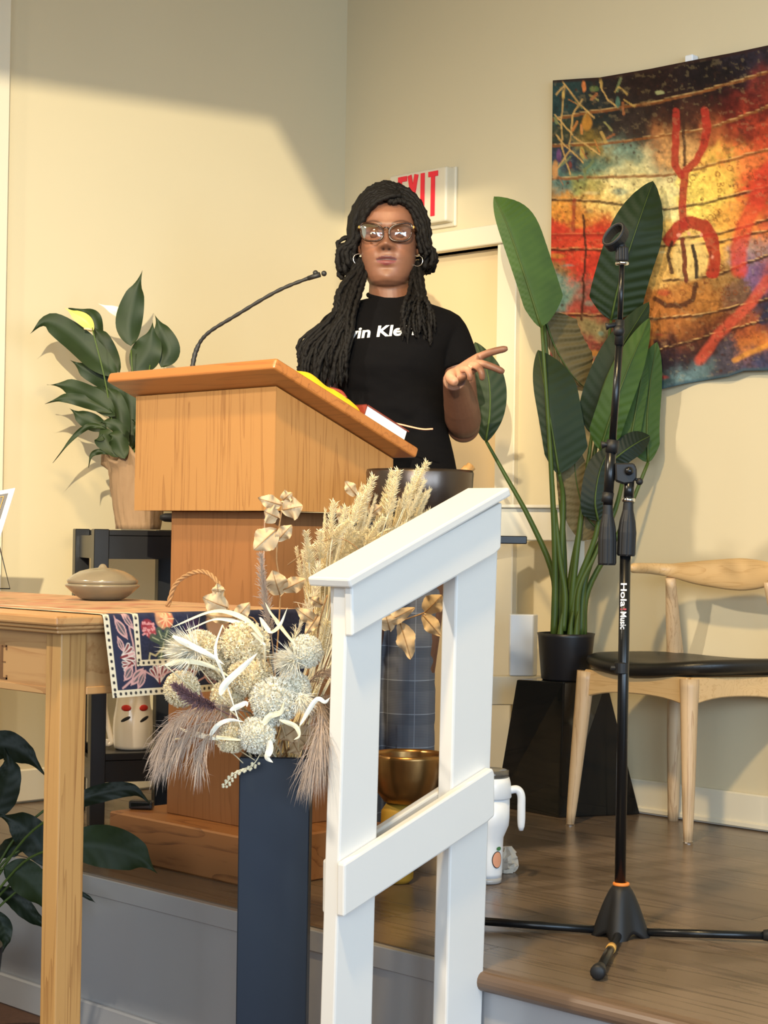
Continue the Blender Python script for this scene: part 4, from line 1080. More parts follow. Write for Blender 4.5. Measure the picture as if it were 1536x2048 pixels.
def build_runner():
    y0 = OX(206, 1222, TCX + .004).y; y1 = TY1 - .035
    zb = OX(230, 1395, TCX + .006).z
    drop = ZT - zb; xin = TCX - 1.25
    nv = 280; nt = 110; nd = 170
    Ws = y1 - y0
    ss = np.linspace(0, Ws, nv + 1)
    ts = np.concatenate([np.linspace(-1.25, -.012, nt), [-.006, 0.0], np.linspace(.006, drop, nd)])
    S, T = np.meshgrid(ss, ts)
    n1 = fbm(S * 90 + 5, T * 90 + 200, 3, 4); n2 = fbm(S * 300, T * 300 + 900, 2, 8)
    navy = (44, 48, 72)
    C = np.zeros(S.shape + (3,)) + np.array(lin(navy)); C = C * (.75 + .5 * n2[..., None])
    # field of fruit and flowers; tan base on top paints in grazing brightness
    topm = np.clip((-.012 - T) / .01, 0, 1); C = paint(C, topm, (188, 150, 116)) * (1 - .35 * topm[..., None] * (n1[..., None] - .3))
    for k in range(260):
        r_ = random.Random(k); s = r_.uniform(.0, Ws); t = r_.uniform(-1.25, -.02)
        c = r_.choice([(178, 110, 88), (196, 150, 110), (150, 70, 60), (206, 176, 130), (120, 110, 80), (190, 130, 110)]); rx = r_.uniform(.012, .04); ry = rx * r_.uniform(.4, 1)
        C = disc(C, S, T, s, t, rx, ry, c, .55, .5)
    def stroke(p, w, c, a=.95): 
        nonlocal C; C = line(C, S, T, p, w, c, a, .0015)
    pink, white, wine, green = (206, 160, 158), (226, 214, 206), (120, 36, 44), (96, 104, 84)
    D = drop
    # inner field motifs on the hanging end
    for (s, t, r, c) in [(.095, .022, .015, (150, 52, 62)), (.103, .032, .013, (170, 70, 76)), (.135, .008, .022, (206, 150, 110)), (.14, .010, .016, (220, 120, 90)), (.20, .03, .024, (60, 44, 74)), (.215, .045, .02, (84, 52, 80)), (.26, .02, .03, (190, 150, 120))]:
        C = disc(C, S, T, s, t, r, r, c, .95, .2)
    for k in range(40):
        r_ = random.Random(k + 90); C = disc(C, S, T, .098 + r_.uniform(-.014, .014), .026 + r_.uniform(-.014, .014), .0025, .0025, (220, 150, 150), .9, .4)
    for k in range(9):
        a = k * 2 * PI / 9; stroke([(.138, .009), (.138 + .018 * math.cos(a), .009 + .018 * math.sin(a))], .0012, (236, 200, 150))
    for a in (-2.6, -1.9, -1.2, -.5, .3, 1.1, 1.9):
        p = [(.13, .052), (.13 + .028 * math.cos(a), .055 + .026 * math.sin(a))]; stroke(p, .007, (74, 88, 74)); stroke(p, .0012, (170, 176, 140))
    stroke([(.13, .06), (.11, .075), (.098, .07), (.094, .085), (.1, .09)], .0016, (200, 190, 150))
    stroke([(.105, .098), (.12, .092), (.14, .096), (.16, .09)], .003, (150, 60, 56)); stroke([(.105, .094), (.118, .088)], .002, white)
    # guard band
    def band(mask):
        nonlocal C
        C = paint(C, mask, navy)
    band(((S < .065) | (T > D - .055)).astype(float) * (T > -.02))
    def leafm(s, t, a, L, w):
        p = [(s, t), (s + L * math.cos(a), t + L * math.sin(a))]
        mx, my = s + L * .5 * math.cos(a), t + L * .5 * math.sin(a)
        ca, sa = math.cos(a), math.sin(a)
        u = (S - mx) * ca + (T - my) * sa; v = -(S - mx) * sa + (T - my) * ca
        d = np.abs(u / (L / 2)) ** 1.6 + np.abs(v / w) ** 1.2
        nonlocal C
        C = paint(C, np.clip((1.0 - d) / .1, 0, 1), pink); C = paint(C, np.clip((.62 - d) / .1, 0, 1), (96, 92, 96)); stroke(p, .001, pink)
    def lotus(s, t, a, k=1.0):
        for da, c in ((-.75, white), (.75, white), (-.38, pink), (.38, pink), (0, wine)):
            for w, cc in ((.0034, white), (.0019, wine if c != wine else pink)):
                stroke([(s, t), (s + k * .020 * math.cos(a + da), t + k * .020 * math.sin(a + da))], w * k, cc)
        stroke([(s - k * .004 * math.cos(a), t - k * .004 * math.sin(a)), (s + k * .008 * math.cos(a), t + k * .008 * math.sin(a))], .0022, wine)
    stroke([(.05, -.01), (.056, .03), (.06, .05), (.062, .075)], .0018, pink); stroke([(.062, .08), (.06, .12), (.05, D - .03), (.025, D - .016)], .0018, pink)
    leafm(.024, .005, 1.0, .045, .010); leafm(.04, -.005, .9, .04, .007); leafm(.026, .038, 1.2, .03, .007)
    lotus(.034, .074, -.2, 1.25); lotus(.05, .088, 2.6, .9)
    leafm(.03, .145 if D > .16 else D * .8, -.8, .036, .010); leafm(.045, D - .02, -.7, .045, .010); leafm(.085, D - .045, 2.2, .04, .009)
    lotus(.115, D - .026, -1.57, 1.25); lotus(.19, D - .03, -1.57, 1.2); leafm(.145, D - .03, .4, .035, .009); leafm(.22, D - .03, .4, .035, .009)
    stroke([(.03, D - .018), (.08, D - .045), (.11, D - .03), (.15, D - .045), (.2, D - .02), (.26, D - .04)], .0015, pink)
    # dotted cream borders
    crm = (226, 216, 190)
    def border(mask, u, per):
        nonlocal C
        C = paint(C, mask, crm)
        return
    lim = T > -.3
    m1 = (S < .0136); C = paint(C, m1.astype(float), crm)
    m2 = (T > D - .0125); C = paint(C, m2.astype(float), crm)
    m3 = (S > .065) & (S < .0775) & (T < D - .053); C = paint(C, m3.astype(float), crm)
    m4 = (S > .065) & (T < D - .053) & (T > D - .064); C = paint(C, m4.astype(float), crm)
    ph = np.hypot(S - .0068, (T % .0125) - .00625); C = paint(C, np.clip((.0036 - ph) / .0012, 0, 1) * m1, (40, 38, 44))
    ph = np.hypot((S % .0125) - .00625, T - (D - .0062)); C = paint(C, np.clip((.0036 - ph) / .0012, 0, 1) * m2, (40, 38, 44))
    ph = np.hypot(S - .0712, (T % .0125) - .00625); C = paint(C, np.clip((.0034 - ph) / .0012, 0, 1) * m3, (40, 38, 44))
    ph = np.hypot((S % .0125) - .00625, T - (D - .0585)); C = paint(C, np.clip((.0034 - ph) / .0012, 0, 1) * m4, (40, 38, 44))
    vs = []
    for j in range(S.shape[0]):
        t = ts[j]
        for i in range(nv + 1):
            s = ss[i]
            if t <= -.006: p = (TCX + t, y0 + s, ZT + .002)
            elif t <= 0: p = (TCX + .002, y0 + s, ZT + .001)
            else:
                q = t / D
                p = (TCX + .004 + .005 * q + .004 * q * math.sin(s * 38 + 1), y0 + s + .018 * q * (1 - s / Ws), ZT - t)
            vs.append(p)
    w = nv + 1
    fs = [(j * w + i, j * w + i + 1, (j + 1) * w + i + 1, (j + 1) * w + i) for j in range(S.shape[0] - 1) for i in range(nv)]
    o = MB().add(vs, fs).build('table_runner', M['runner'], None, smooth=True, colors=C.reshape(-1, 3))
    tag(o, 'navy floral woven runner with dotted cream border draped over the oak table', 'table runner')
build_runner()

# lidded stoneware dish
q = OZ(200, 1200, ZT + .0035); dq = (q - CAM).dot(FW); s = dq / 3600
q = q + D0 * .03; q = Vector((q.x, q.y, ZT + .0035))
t = thing('lidded_dish', q, 'low round lidded stoneware dish on the table runner', 'dish')
MB().lathe([(38, 0), (44, 2), (52, 7), (64, 17), (75, 27), (72, 31), (68, 31), (50, 14), (.1, 8)] and [(r * s, q.z + z * s) for r, z in [(38, 0), (44, 2), (52, 7), (64, 17), (74.5, 27), (75, 29), (71, 32), (.1, 31)]], (q.x, q.y, 0), 48).build('bowl', M['pottery'], t, smooth=True)
MB().lathe([(r * s, q.z + z * s) for r, z in [(69, 32.2), (70, 34), (71.5, 38), (69, 41), (60, 49), (45, 57), (25, 62), (9, 64), (7, 68), (4, 71), (.1, 72)]], (q.x, q.y, 0), 48).build('lid', M['pottery'], t, smooth=True)

# card on a wire easel at the left edge
q = OZ(-6, 1180, ZT + .001); dq = (q - CAM).dot(FW)
cs = thing('card_stand', q, 'dark printed card with white border on a thin wire easel at the table left', 'card')
A = [W(30, 976, dq), W(-120, 1004, dq + .02), W(-155, 1120, dq - .03), W(-6, 1093, dq - .05)]
nn = (A[1] - A[0]).cross(A[3] - A[0]).normalized()
if nn.dot(-D0) < 0: nn = -nn
MB().rings([A, [p - nn * .003 for p in A]]).build('card', M['paper'], cs)
ctr = sum(A, Vector()) / 4
def inset(k, h, th): return [ctr + (p - ctr) * k + nn * h for p in A]
MB().rings([inset(.86, .0007, 0), inset(.86, .0001, 0)]).build('print_panel', M['photo'], cs)
B = inset(.76, .0014, 0); m = MB()
for i in range(4): m.tube([B[i], B[(i + 1) % 4]], .0008, 5)
m.build('gold_line', M['gold'], cs, label='gold line border')
w1_ = W(20, 1178, dq - .01); w1_.z = ZT + .005
w2_ = W(-150, 1190, dq - .03); w2_.z = ZT + .005
MB().tube([W(-3, 1090, dq - .045) - nn * .005, w1_, w2_, W(-150, 1110, dq - .02) - nn * .005], .0016, 8).build('wire_easel', M['steel'], cs, smooth=True)

# ================================================================== FLOOR PLANT AT THE LEFT
def build_floor_plant():
    d = 4.05
    pb = W(-110, 2100, d); pb = Vector((pb.x, pb.y, HF))
    pl = thing('floor_plant', pb, 'dark green broad-leaved plant spreading behind the table leg at lower left', 'plant')
    MB().lathe([(.09, HF + .001), (.10, HF + .01), (.125, HF + .24), (.12, HF + .24), (.11, HF + .22), (.001, HF + .21)], (pb.x, pb.y, 0), 32).build('pot', M['blackpot'], pl, smooth=True)
    s = d / 3600
    def L(pts, hw, m='darkleaf', roll=0.0, dd=0.0):
        P = [W(x, y, d + dd) for x, y in pts]
        leaf(MB(), P, hw * s, hw * s, -D0 + ZV * .4, 26, 5, .22, .0012, 7, .004, 2, P_LILY, roll).build('leaf', M[m], pl, smooth=True)
        b = Vector((pb.x, pb.y, HF + .2))
        MB().tube(spline([b, b.lerp(P[0], .6) + ZV * .05, P[0]], 12), .003, 6).build('stem', M['stem'], pl, smooth=True)
    L([(-40, 1530), (0, 1492), (50, 1510), (94, 1554)], 30, roll=.4)
    L([(-20, 1640), (5, 1590), (18, 1540), (10, 1495)], 30)
    L([(105, 1735), (70, 1680), (35, 1645), (-8, 1628)], 34, 'darkleaf')
    L([(8, 1735), (45, 1752), (80, 1790), (104, 1842)], 34, 'lilyleaf', .2, -.03)
    L([(-10, 1775), (30, 1800), (70, 1838), (112, 1868)], 20, 'darkleaf', .4, .03)
    L([(125, 1618), (190, 1590), (262, 1580), (306, 1612)], 18, 'darkleaf', .3, -.05)
    L([(120, 1690), (200, 1690), (272, 1712), (316, 1748)], 42, 'lilyleaf', .1, -.06)
    L([(-14, 1820), (6, 1850), (10, 1880), (6, 1905)], 16, 'darkleaf')
    L([(60, 1690), (30, 1690), (0, 1705), (-30, 1730)], 22, 'darkleaf', .3, .04)
    L([(120, 1765), (150, 1780), (178, 1796), (194, 1808)], 5, 'darkleaf')
    L([(100, 1610), (130, 1640), (150, 1680), (160, 1720)], 22, 'darkleaf', .2, .05)
build_floor_plant()

# ================================================================== NAVY PLANTER AND DRIED FLOWERS
DV = 3.30
VC = W(554, 1515, DV)
VT = W(554, 1515, DV - .064).z
def build_planter():
    h1, h0 = .064, .0625
    Mx = Matrix((R0, D0, ZV)).transposed().to_4x4(); Mx.translation = Vector((VC.x, VC.y, 0))
    v = thing('tall_planter', (VC.x, VC.y, HF), 'tall square navy blue planter holding dried flowers', 'planter')
    sq = lambda h, z: [(-h, -h, z), (h, -h, z), (h, h, z), (-h, h, z)]
    MB().rings([sq(h0, HF), sq(h1, VT), sq(h1 - .008, VT), sq(h1 - .010, VT - .05)], True, True, Mx).build('body', M['navy'], v, bevel=.002)
build_planter()
S3 = 3.25 / 3600
MOUTH = lambda r: Vector((VC.x, VC.y, VT)) + R0 * r.uniform(-.035, .035) + D0 * r.uniform(-.035, .035) + ZV * -.04

# one pompom head, copied
def pompom_mesh(n, r, spike, seed, petals=5):
    rs = random.Random(seed); m = MB(); m.ball((0, 0, 0), r * .80, 16, 12)
    for k in range(n):
        z = 1 - 2 * (k + .5) / n; a = k * 2.39996; q = math.sqrt(1 - z * z)
        dv = Vector((q * math.cos(a), q * math.sin(a), z)); dv = (dv + Vector([rs.uniform(-.08, .08) for _ in range(3)])).normalized()
        u = dv.orthogonal().normalized(); w = dv.cross(u); a0 = rs.uniform(0, 6.28); L = r * rs.uniform(.9, 1.08); pw = spike
        for p in range(petals):
            aa = a0 + 2 * PI * p / petals; e = u * math.cos(aa) + w * math.sin(aa); f = dv.cross(e)
            b = dv * (r * .74); t1 = dv * L + e * pw * .9; 
            m.add([b, dv * (L * .96) + e * pw * .35 + f * pw * .35, t1 + dv * r * .02, dv * (L * .96) + e * pw * .35 - f * pw * .35], [(0, 1, 2, 3)])
    return m
heads = [(490, 1292, 49, 0, 'drycream', 'largest rounded cream pompom bloom at the top of the bouquet'),
         (440, 1322, 38, .02, 'drycream', 'rounded cream bloom left of the centre of the bouquet'),
         (612, 1303, 33, -.03, 'drywhite', 'small white pompom bloom touching the stair railing post'),
         (364, 1378, 36, -.01, 'drycream', 'cream bloom at the far left edge above the brown plume'),
         (500, 1350, 42, -.02, 'drycream', 'cream bloom at the centre under the white blade leaf'),
         (548, 1402, 47, -.05, 'drywhite', 'broad pale bloom right of centre above the planter'),
         (585, 1378, 36, -.02, 'drywhite', 'pale bloom behind the broad bloom near the railing'),
         (463, 1472, 33, -.05, 'drycream', 'cream bloom hanging lowest on the left of the planter rim'),
         (514, 1470, 36, -.07, 'drywhite', 'white starry bloom hanging over the planter rim'),
         (455, 1392, 34, .0, 'drycream', 'cream bloom behind the purple plume'),
         (400, 1300, 40, .0, 'drycream', 'cream bloom at the upper left beside the fluffy tuft')]
proto_mesh = {}
rsd = random.Random(11)
for i, (x, y, r, dd, m, lab) in enumerate(heads):
    c = W(x, y, 3.22 + dd)
    ft = MOUTH(rsd)
    t = thing('dried_pompom_flower', ft, lab, 'flower', 'cream dried pompom flowers in the navy planter')
    if m not in proto_mesh:
        o = pompom_mesh(420, 1.0, .125, 5 if m == 'drycream' else 9, 5).build('bloom', M[m], None, origin=(0, 0, 0)); proto_mesh[m] = o.data
        bpy.data.objects.remove(o)
    o = bpy.data.objects.new('bloom', proto_mesh[m]); COL.objects.link(o); o.parent = t
    o.location = c - ft; o.scale = [r * S3] * 3; o.rotation_euler = (rsd.uniform(0, 6), rsd.uniform(0, 6), rsd.uniform(0, 6)); o['kind'] = 'stuff'
    MB().tube(spline([ft, ft.lerp(c, .5) + ZV * .03 + D0 * .02, c], 8), .0022, 6).build('stem', M['drystraw'], t, smooth=True)

# fluffy tufts
def tuft(c, dv, L, n, m, seed, spread=1.0, w=.0009):
    rs = random.Random(seed); mb = MB(); dv = dv.normalized()
    for k in range(n):
        e = (dv + Vector([rs.gauss(0, .5 * spread) for _ in range(3)])).normalized(); l = L * rs.uniform(.5, 1.1)
        s = e.orthogonal().normalized() * w; p = c + Vector([rs.gauss(0, L * .07) for _ in range(3)])
        bend = Vector([rs.gauss(0, L * .12) for _ in range(3)])
        mb.add([p - s, p + s, p + e * l * .6 + bend * .4 + s * .6, p + e * l + bend, p + e * l * .6 + bend * .4 - s * .6], [(0, 1, 2, 3, 4)])
    return mb
for (x, y, dx, dy, L, n, lab) in [(392, 1300, -1, .05, 62, 900, 'feathery cream tuft on the left of the bouquet over the runner'), (590, 1318, -.8, .3, 48, 700, 'feathery white tuft left of the small white bloom'), (600, 1392, .5, .8, 40, 420, 'feathery pale tuft close to the railing post')]:
    c = W(x, y, 3.16); ft = MOUTH(rsd)
    t = thing('feathery_tuft', ft, lab, 'flower')
    tuft(c, R0 * dx - ZV * dy - D0 * .5, L * S3, n, None, int(x), .85).build('plume', M['drywhite'], t, kind='stuff')
    MB().tube(spline([ft, ft.lerp(c, .5) + D0 * .03 + ZV * .03, c], 8), .0018, 6).build('stem', M['drystraw'], t, smooth=True)

# pampas plumes
def plume(path, L, n, mname, lab, seed, droop=.5, name='pampas_plume', w=.00048, spread=.28, side=1.0):
    rs = random.Random(seed); P = spline([W(*p) for p in path], 30); mb = MB()
    ft = MOUTH(rsd)
    for k in range(n):
        t = rs.uniform(.08, 1) ; i = min(int(t * 29), 29); p = P[i].lerp(P[i + 1], t * 30 - i if t * 30 - i <= 1 else 1)
        T = (P[i + 1] - P[i]).normalized()
        e = (T * .8 + Vector([rs.gauss(0, spread) for _ in range(3)])); e = e.normalized()
        l = L * rs.uniform(.4, 1.1) * (1 - .45 * abs(2 * t - .9)); s = e.cross(-D0); s = (s.normalized() if s.length > 1e-4 else R0) * w
        g = -ZV * l * droop
        a = p; b = p + e * l * .45 + g * .15; c = p + e * l * .8 + g * .55; d_ = p + e * l + g
        mb.add([a - s * .6, a + s * .6, b + s, c + s * .8, d_, c - s * .8, b - s], [(0, 1, 2, 6), (6, 2, 3, 5), (5, 3, 4)])
        for q in range(3):
            f = (e + Vector([rs.gauss(0, .8) for _ in range(3)])).normalized() * l * .28; o = (a, b, c)[q]; mb.add([o - s * .5, o + s * .5, o + f - ZV * l * .06], [(0, 1, 2)])
    t = thing(name, ft, lab, 'plume')
    mb.build('feathers', M[mname], t, kind='stuff')
    MB().tube(spline([ft, ft.lerp(P[0], .6) + ZV * .02, P[0]] , 8) + P[1:], .0013, 6).build('stem', M[mname], t, smooth=True)
plume([(500, 1425, 3.2), (420, 1410, 3.13), (355, 1440, 3.1), (320, 1490, 3.1)], .075, 420, 'pampas', 'brown pampas plume drooping to the left below the runner', 1, .85)
plume([(480, 1450, 3.2), (410, 1445, 3.12), (365, 1480, 3.1), (320, 1525, 3.1)], .065, 320, 'pampas', 'thin brown pampas plume lowest on the left side', 2, .8)
plume([(460, 1455, 3.2), (420, 1470, 3.12), (400, 1500, 3.1), (398, 1535, 3.1)], .050, 120, 'pampas', 'short wispy pampas tip hanging straight down at left', 3, .9)
plume([(610, 1380, 3.25), (642, 1420, 3.16), (638, 1480, 3.12), (615, 1545, 3.12)], .075, 420, 'pampas', 'greyish brown pampas plume hanging over the planter front corner', 4, .9)
plume([(600, 1400, 3.28), (650, 1400, 3.25), (656, 1460, 3.24), (650, 1540, 3.24)], .065, 260, 'pampas', 'brown pampas plume hanging beside the railing post', 5, .9)
plume([(600, 1380, 3.3), (635, 1350, 3.28), (660, 1345, 3.28), (690, 1350, 3.3)], .06, 200, 'pampas', 'dusky plume reaching right behind the railing post', 6, .6)
plume([(440, 1420, 3.12), (408, 1405, 3.08), (380, 1392, 3.06), (352, 1372, 3.05)], .028, 700, 'purple', 'narrow purple plume pointing left in front of the blooms', 7, .1, w=.0009)
plume([(545, 1290, 3.3), (535, 1230, 3.3), (526, 1170, 3.3), (522, 1110, 3.3)], .030, 520, 'pampas', 'upright pinkish plume in front of the lectern column', 8, .1)
plume([(560, 1350, 3.3), (600, 1250, 3.3), (630, 1180, 3.3), (636, 1130, 3.3)], .030, 380, 'drycream', 'upright cream plume next to the grass bundle', 9, .1)

# dried grass heads: one of a kind, copied
def grass_proto():
    rs = random.Random(4)
    m = MB(); L = .085
    for k in range(170):
        t = k / 170; a = k * 2.39996; r = .0075 * (1 - .5 * t) * (1 if t > .06 else .5); z = L * t
        e = Vector((math.cos(a), math.sin(a), 0)); up = Vector((0, 0, 1))
        p = up * z; d_ = (e * .75 + up * .9).normalized(); l = .017 * (1 - .5 * t) * rs.uniform(.55, 1.35); w = e.cross(up) * .0010
        q = p + d_ * l; mid = p + d_ * l * .5
        m.add([p, mid + w, q, mid - w, mid + e.cross(w).normalized() * .001 if False else mid + up * .0012], [(0, 1, 4), (1, 2, 4), (2, 3, 4), (3, 0, 4)])
    return m
go = grass_proto().build('head', M['drystraw'], None, origin=(0, 0, 0)); gmesh = go.data; bpy.data.objects.remove(go)
ends = [(618, 1128, 612, 1062), (640, 1120, 640, 1060), (655, 1110, 668, 1002), (668, 1108, 692, 1012), (690, 1090, 720, 990), (706, 1050, 748, 950), (720, 1060, 742, 972), (768, 1030, 785, 940), (776, 1030, 797, 938), (806, 1020, 838, 934), (818, 1000, 855, 922),
        (700, 1090, 752, 1020), (728, 1095, 768, 1032), (740, 1090, 812, 1048), (790, 1070, 862, 1022), (648, 1150, 660, 1080), (676, 1130, 712, 1060), (630, 1160, 622, 1090), (715, 1110, 780, 1060), (758, 1060, 770, 990), (664, 1080, 700, 1040), (690, 1120, 735, 1055), (812, 1040, 846, 985), (640, 1190, 652, 1130), (622, 1290, 640, 1210), (640, 1310, 655, 1240)]
ORD = ['leftmost', 'second', 'third', 'fourth', 'fifth', 'sixth', 'seventh', 'eighth', 'ninth', 'tenth', 'eleventh', 'twelfth', 'thirteenth', 'fourteenth', 'fifteenth', 'sixteenth', 'seventeenth', 'eighteenth', 'nineteenth', 'twentieth', 'twenty-first', 'twenty-second', 'twenty-third', 'twenty-fourth', 'twenty-fifth', 'rightmost']
order = sorted(range(len(ends)), key=lambda k: ends[k][2])
def grass_label(i):
    k = order.index(i); side = 'low beside the railing post' if ends[i][3] > 1115 else ('in front of the dark bowl' if ends[i][2] > 735 and ends[i][3] < 995 else 'against the lectern')
    return ORD[k] + (' from left' if k not in (0, 25) else '') + ' of the straw grass heads, ' + side
for i, (x0, y0, x1, y1) in enumerate(ends):
    dd = 3.36 + .10 * (i % 4) / 4 + (.10 if x1 > 700 else 0)
    a = W(x0, y0, dd); b = W(x1, y1, dd - .01); ft = MOUTH(rsd)
    t = thing('dried_grass_stalk', ft, grass_label(i), 'grass', 'dried grass stalks in the navy planter')
    o = bpy.data.objects.new('head', gmesh); COL.objects.link(o); o.parent = t; o.location = a - ft
    dv = (b - a); o.rotation_euler = dv.to_track_quat('Z', 'Y').to_euler(); k = dv.length / .088; o.scale = (1.25 + .3 * (i % 3) / 2, 1.25 + .3 * (i % 3) / 2, k); o['kind'] = 'stuff'
    knee = W(630 + (x0 - 630) * .35, 1290, dd)
    MB().tube(spline([ft, knee, a, b], 22), [.0014] * 20 + [.0011, .0009, .0006], 5).build('stem', M['drystraw'], t, smooth=True)

fill = MB(); rsf = random.Random(33)
gv = np.array([v[:] for v in [vv.co for vv in gmesh.vertices]]); gf = [tuple(p.vertices) for p in gmesh.polygons]
for k in range(70):
    e = ends[rsf.randrange(24)]; dd = 3.38 + rsf.uniform(0, .16) + (.10 if e[2] > 700 else 0); jx, jy = rsf.uniform(-24, 24), rsf.uniform(14, 80)
    a = W(e[0] + jx * .7, e[1] + jy, dd); b = W(e[2] + jx, e[3] + jy, dd); dv = b - a; rot = dv.to_track_quat('Z', 'Y').to_matrix(); kz = dv.length / .088; kx = rsf.uniform(.5, .85)
    fill.add([a + rot @ Vector((v[0] * kx, v[1] * kx, v[2] * kz)) for v in gv], gf)
    kn = W(632 + (e[0] - 630) * .3, 1300, dd); q = spline([kn, a, b], 8); 
    for i in range(6): 
        s_ = R0 * .0007; fill.add([q[i] - s_, q[i] + s_, q[i + 1] + s_, q[i + 1] - s_], [(0, 1, 2, 3)])
tag(fill.build('fine_grass', M['drystraw'], None, kind='stuff'), 'fine short dried grass filling the straw bundle behind the sloping rail', 'grass')

# serrated dried leaves on sprigs
def dleaf(parent, base, tip, hw, m='dryleaf', roll=0.0, d=3.27, N=None):
    A, B = W(*base, d), W(*tip, d - .015); mid = A.lerp(B, .5) - D0 * .008
    P = lambda t: max(0.0, math.sin(PI * t ** .8)) ** .8 * (1 + .06 * (((t * 9) % 1) - .5))
    o = leaf(MB(), [A, mid, B], hw * S3, hw * S3, N or -D0, 27, 4, .28, .0008, 6, .006, 2, P, roll).build('leaf', M[m], parent, smooth=True)
    MB().tube([p - D0 * .0012 for p in spline([A, mid, B], 8)], [.0012 - .0001 * i for i in range(9)], 5).build('midrib', M['vine'], o, smooth=True)
def sprig(pts, leaves, lab, d=3.27, m='dryleaf'):
    ft = MOUTH(rsd); t = thing('dried_leaf_sprig', ft, lab, 'sprig')
    P = [W(x, y, d) for x, y in pts]
    MB().tube(spline([ft] + P, 24), .0016, 6).build('stem', M['vine'], t, smooth=True)
    for base, tip, hw, *r in leaves: dleaf(t, base, tip, hw, r[1] if len(r) > 1 else m, r[0] if r else 0, d)
sprig([(560, 1210), (553, 1110), (566, 1000)], [((552, 1060), (508, 1100), 27), ((556, 1035), (528, 1022), 22), ((562, 1010), (516, 996), 15), ((566, 1020), (606, 1012), 26), ((566, 1000), (584, 985), 14), ((556, 1080), (584, 1050), 16), ((560, 1190), (545, 1140), 24), ((566, 1180), (612, 1158), 18)], 'tall sprig of tan serrated leaves in front of the lectern', 3.34)
sprig([(520, 1260), (470, 1240), (440, 1190)], [((455, 1215), (405, 1195), 24), ((440, 1195), (434, 1166), 14), ((470, 1240), (500, 1205), 16), ((470, 1235), (410, 1230), 15)], 'low sprig of tan leaves by the braided vine loop', 3.28)
sprig([(640, 1330), (760, 1260), (850, 1225)], [((850, 1225), (884, 1190), 24), ((846, 1230), (882, 1272), 18), ((800, 1245), (822, 1318), 22, .3), ((780, 1260), (770, 1225), 22), ((760, 1250), (830, 1215), 16)], 'sprig of brown leaves seen between the railing posts', 3.52)
sprig([(620, 1330), (640, 1240), (655, 1190)], [((640, 1250), (590, 1215), 14), ((636, 1230), (610, 1270), 12), ((645, 1210), (618, 1195), 11)], 'short sprig of tan leaves low beside the railing post', 3.3)
sprig([(590, 1480), (620, 1430), (640, 1390)], [((600, 1450), (560, 1480), 20), ((620, 1430), (645, 1400), 22), ((590, 1470), (640, 1470), 22), ((585, 1480), (600, 1510), 18)], 'sprig of tan leaves at the planter rim under the blooms', 3.24)
sprig([(650, 1180), (690, 1060), (715, 985)], [((712, 990), (690, 962), 14), ((715, 1000), (745, 990), 16), ((690, 1050), (680, 1010), 14), ((740, 1030), (765, 1010), 14)], 'tall sprig of tan leaves among the grass heads', 3.5)

# long curled strap leaves
rib = [([(525, 1275), (490, 1236), (425, 1222), (343, 1255)], 8, 'uppermost long cream strap leaf arching left over the runner'),
       ([(530, 1290), (490, 1250), (430, 1238), (372, 1262)], 7, 'second cream strap leaf arching left under the uppermost one'),
       ([(440, 1390), (452, 1366), (490, 1330), (516, 1305)], 9, 'white pointed blade leaf lying across the central bloom'),
       ([(480, 1480), (440, 1474), (390, 1472), (318, 1484)], 6, 'straight white strap leaf pointing left over the brown plume'),
       ([(430, 1478), (405, 1470), (380, 1464), (352, 1453)], 8, 'short white blade leaf above the straight white strap'),
       ([(418, 1474), (436, 1450), (460, 1440), (490, 1444)], 6, 'curved cream strap leaf bending above the lowest bloom'),
       ([(524, 1452), (540, 1432), (562, 1424), (568, 1402)], 8, 'curled white strap leaf across the broad pale bloom'),
       ([(460, 1420), (478, 1412), (492, 1406), (494, 1414)], 7, 'tiny white curled leaf at the bouquet centre'),
       ([(345, 1272), (380, 1290), (420, 1310), (450, 1330)], 8, 'cream strap leaf beside the feathery tuft at upper left'),
       ([(330, 1330), (370, 1322), (420, 1332), (470, 1360)], 7, 'pale strap leaf running behind the left blooms'),
       ([(600, 1450), (632, 1400), (650, 1404), (660, 1395)], 6, 'pale strap leaf curling toward the railing post'),
       ([(540, 1480), (538, 1500), (534, 1515), (546, 1525)], 10, 'white pointed leaf folded over the planter rim'),
       ([(560, 1440), (590, 1452), (598, 1470), (588, 1480)], 6, 'small white leaf at the right of the starry bloom'),
       ([(445, 1250), (430, 1300), (450, 1360), (490, 1480)], 4, 'narrow cream ribbon leaf hanging down through the blooms'),
       ([(520, 1235), (540, 1262), (560, 1250), (575, 1215)], 6, 'cream strap leaf rising toward the grass bundle'),
       ([(590, 1290), (560, 1250), (545, 1230), (530, 1205)], 6, 'pale strap leaf leaning left above the white tuft')]
for i, (pts, hw, lab) in enumerate(rib):
    P = [W(x, y, 3.13 - .006 * (i % 3) + (.10 if y < 1260 else 0)) for x, y in pts]
    ft = MOUTH(rsd); t = thing('strap_leaf', ft, lab, 'leaf', 'cream strap leaves in the bouquet')
    hw *= .78
    leaf(MB(), P, hw * S3, hw * S3, -D0 + ZV * .5, 24, 3, .3, 0, 8, .001, 2, lambda q: min(1, (q + .02) * 5) ** .5 * max(0.02, 1 - q ** 3), .3).build('blade', M['drywhite' if i % 3 else 'drystraw'], t, smooth=True)
    MB().tube(spline([ft, ft.lerp(P[0], .6) + D0 * .03, P[0]], 8), .0012, 5).build('stem', M['drystraw'], t, smooth=True)
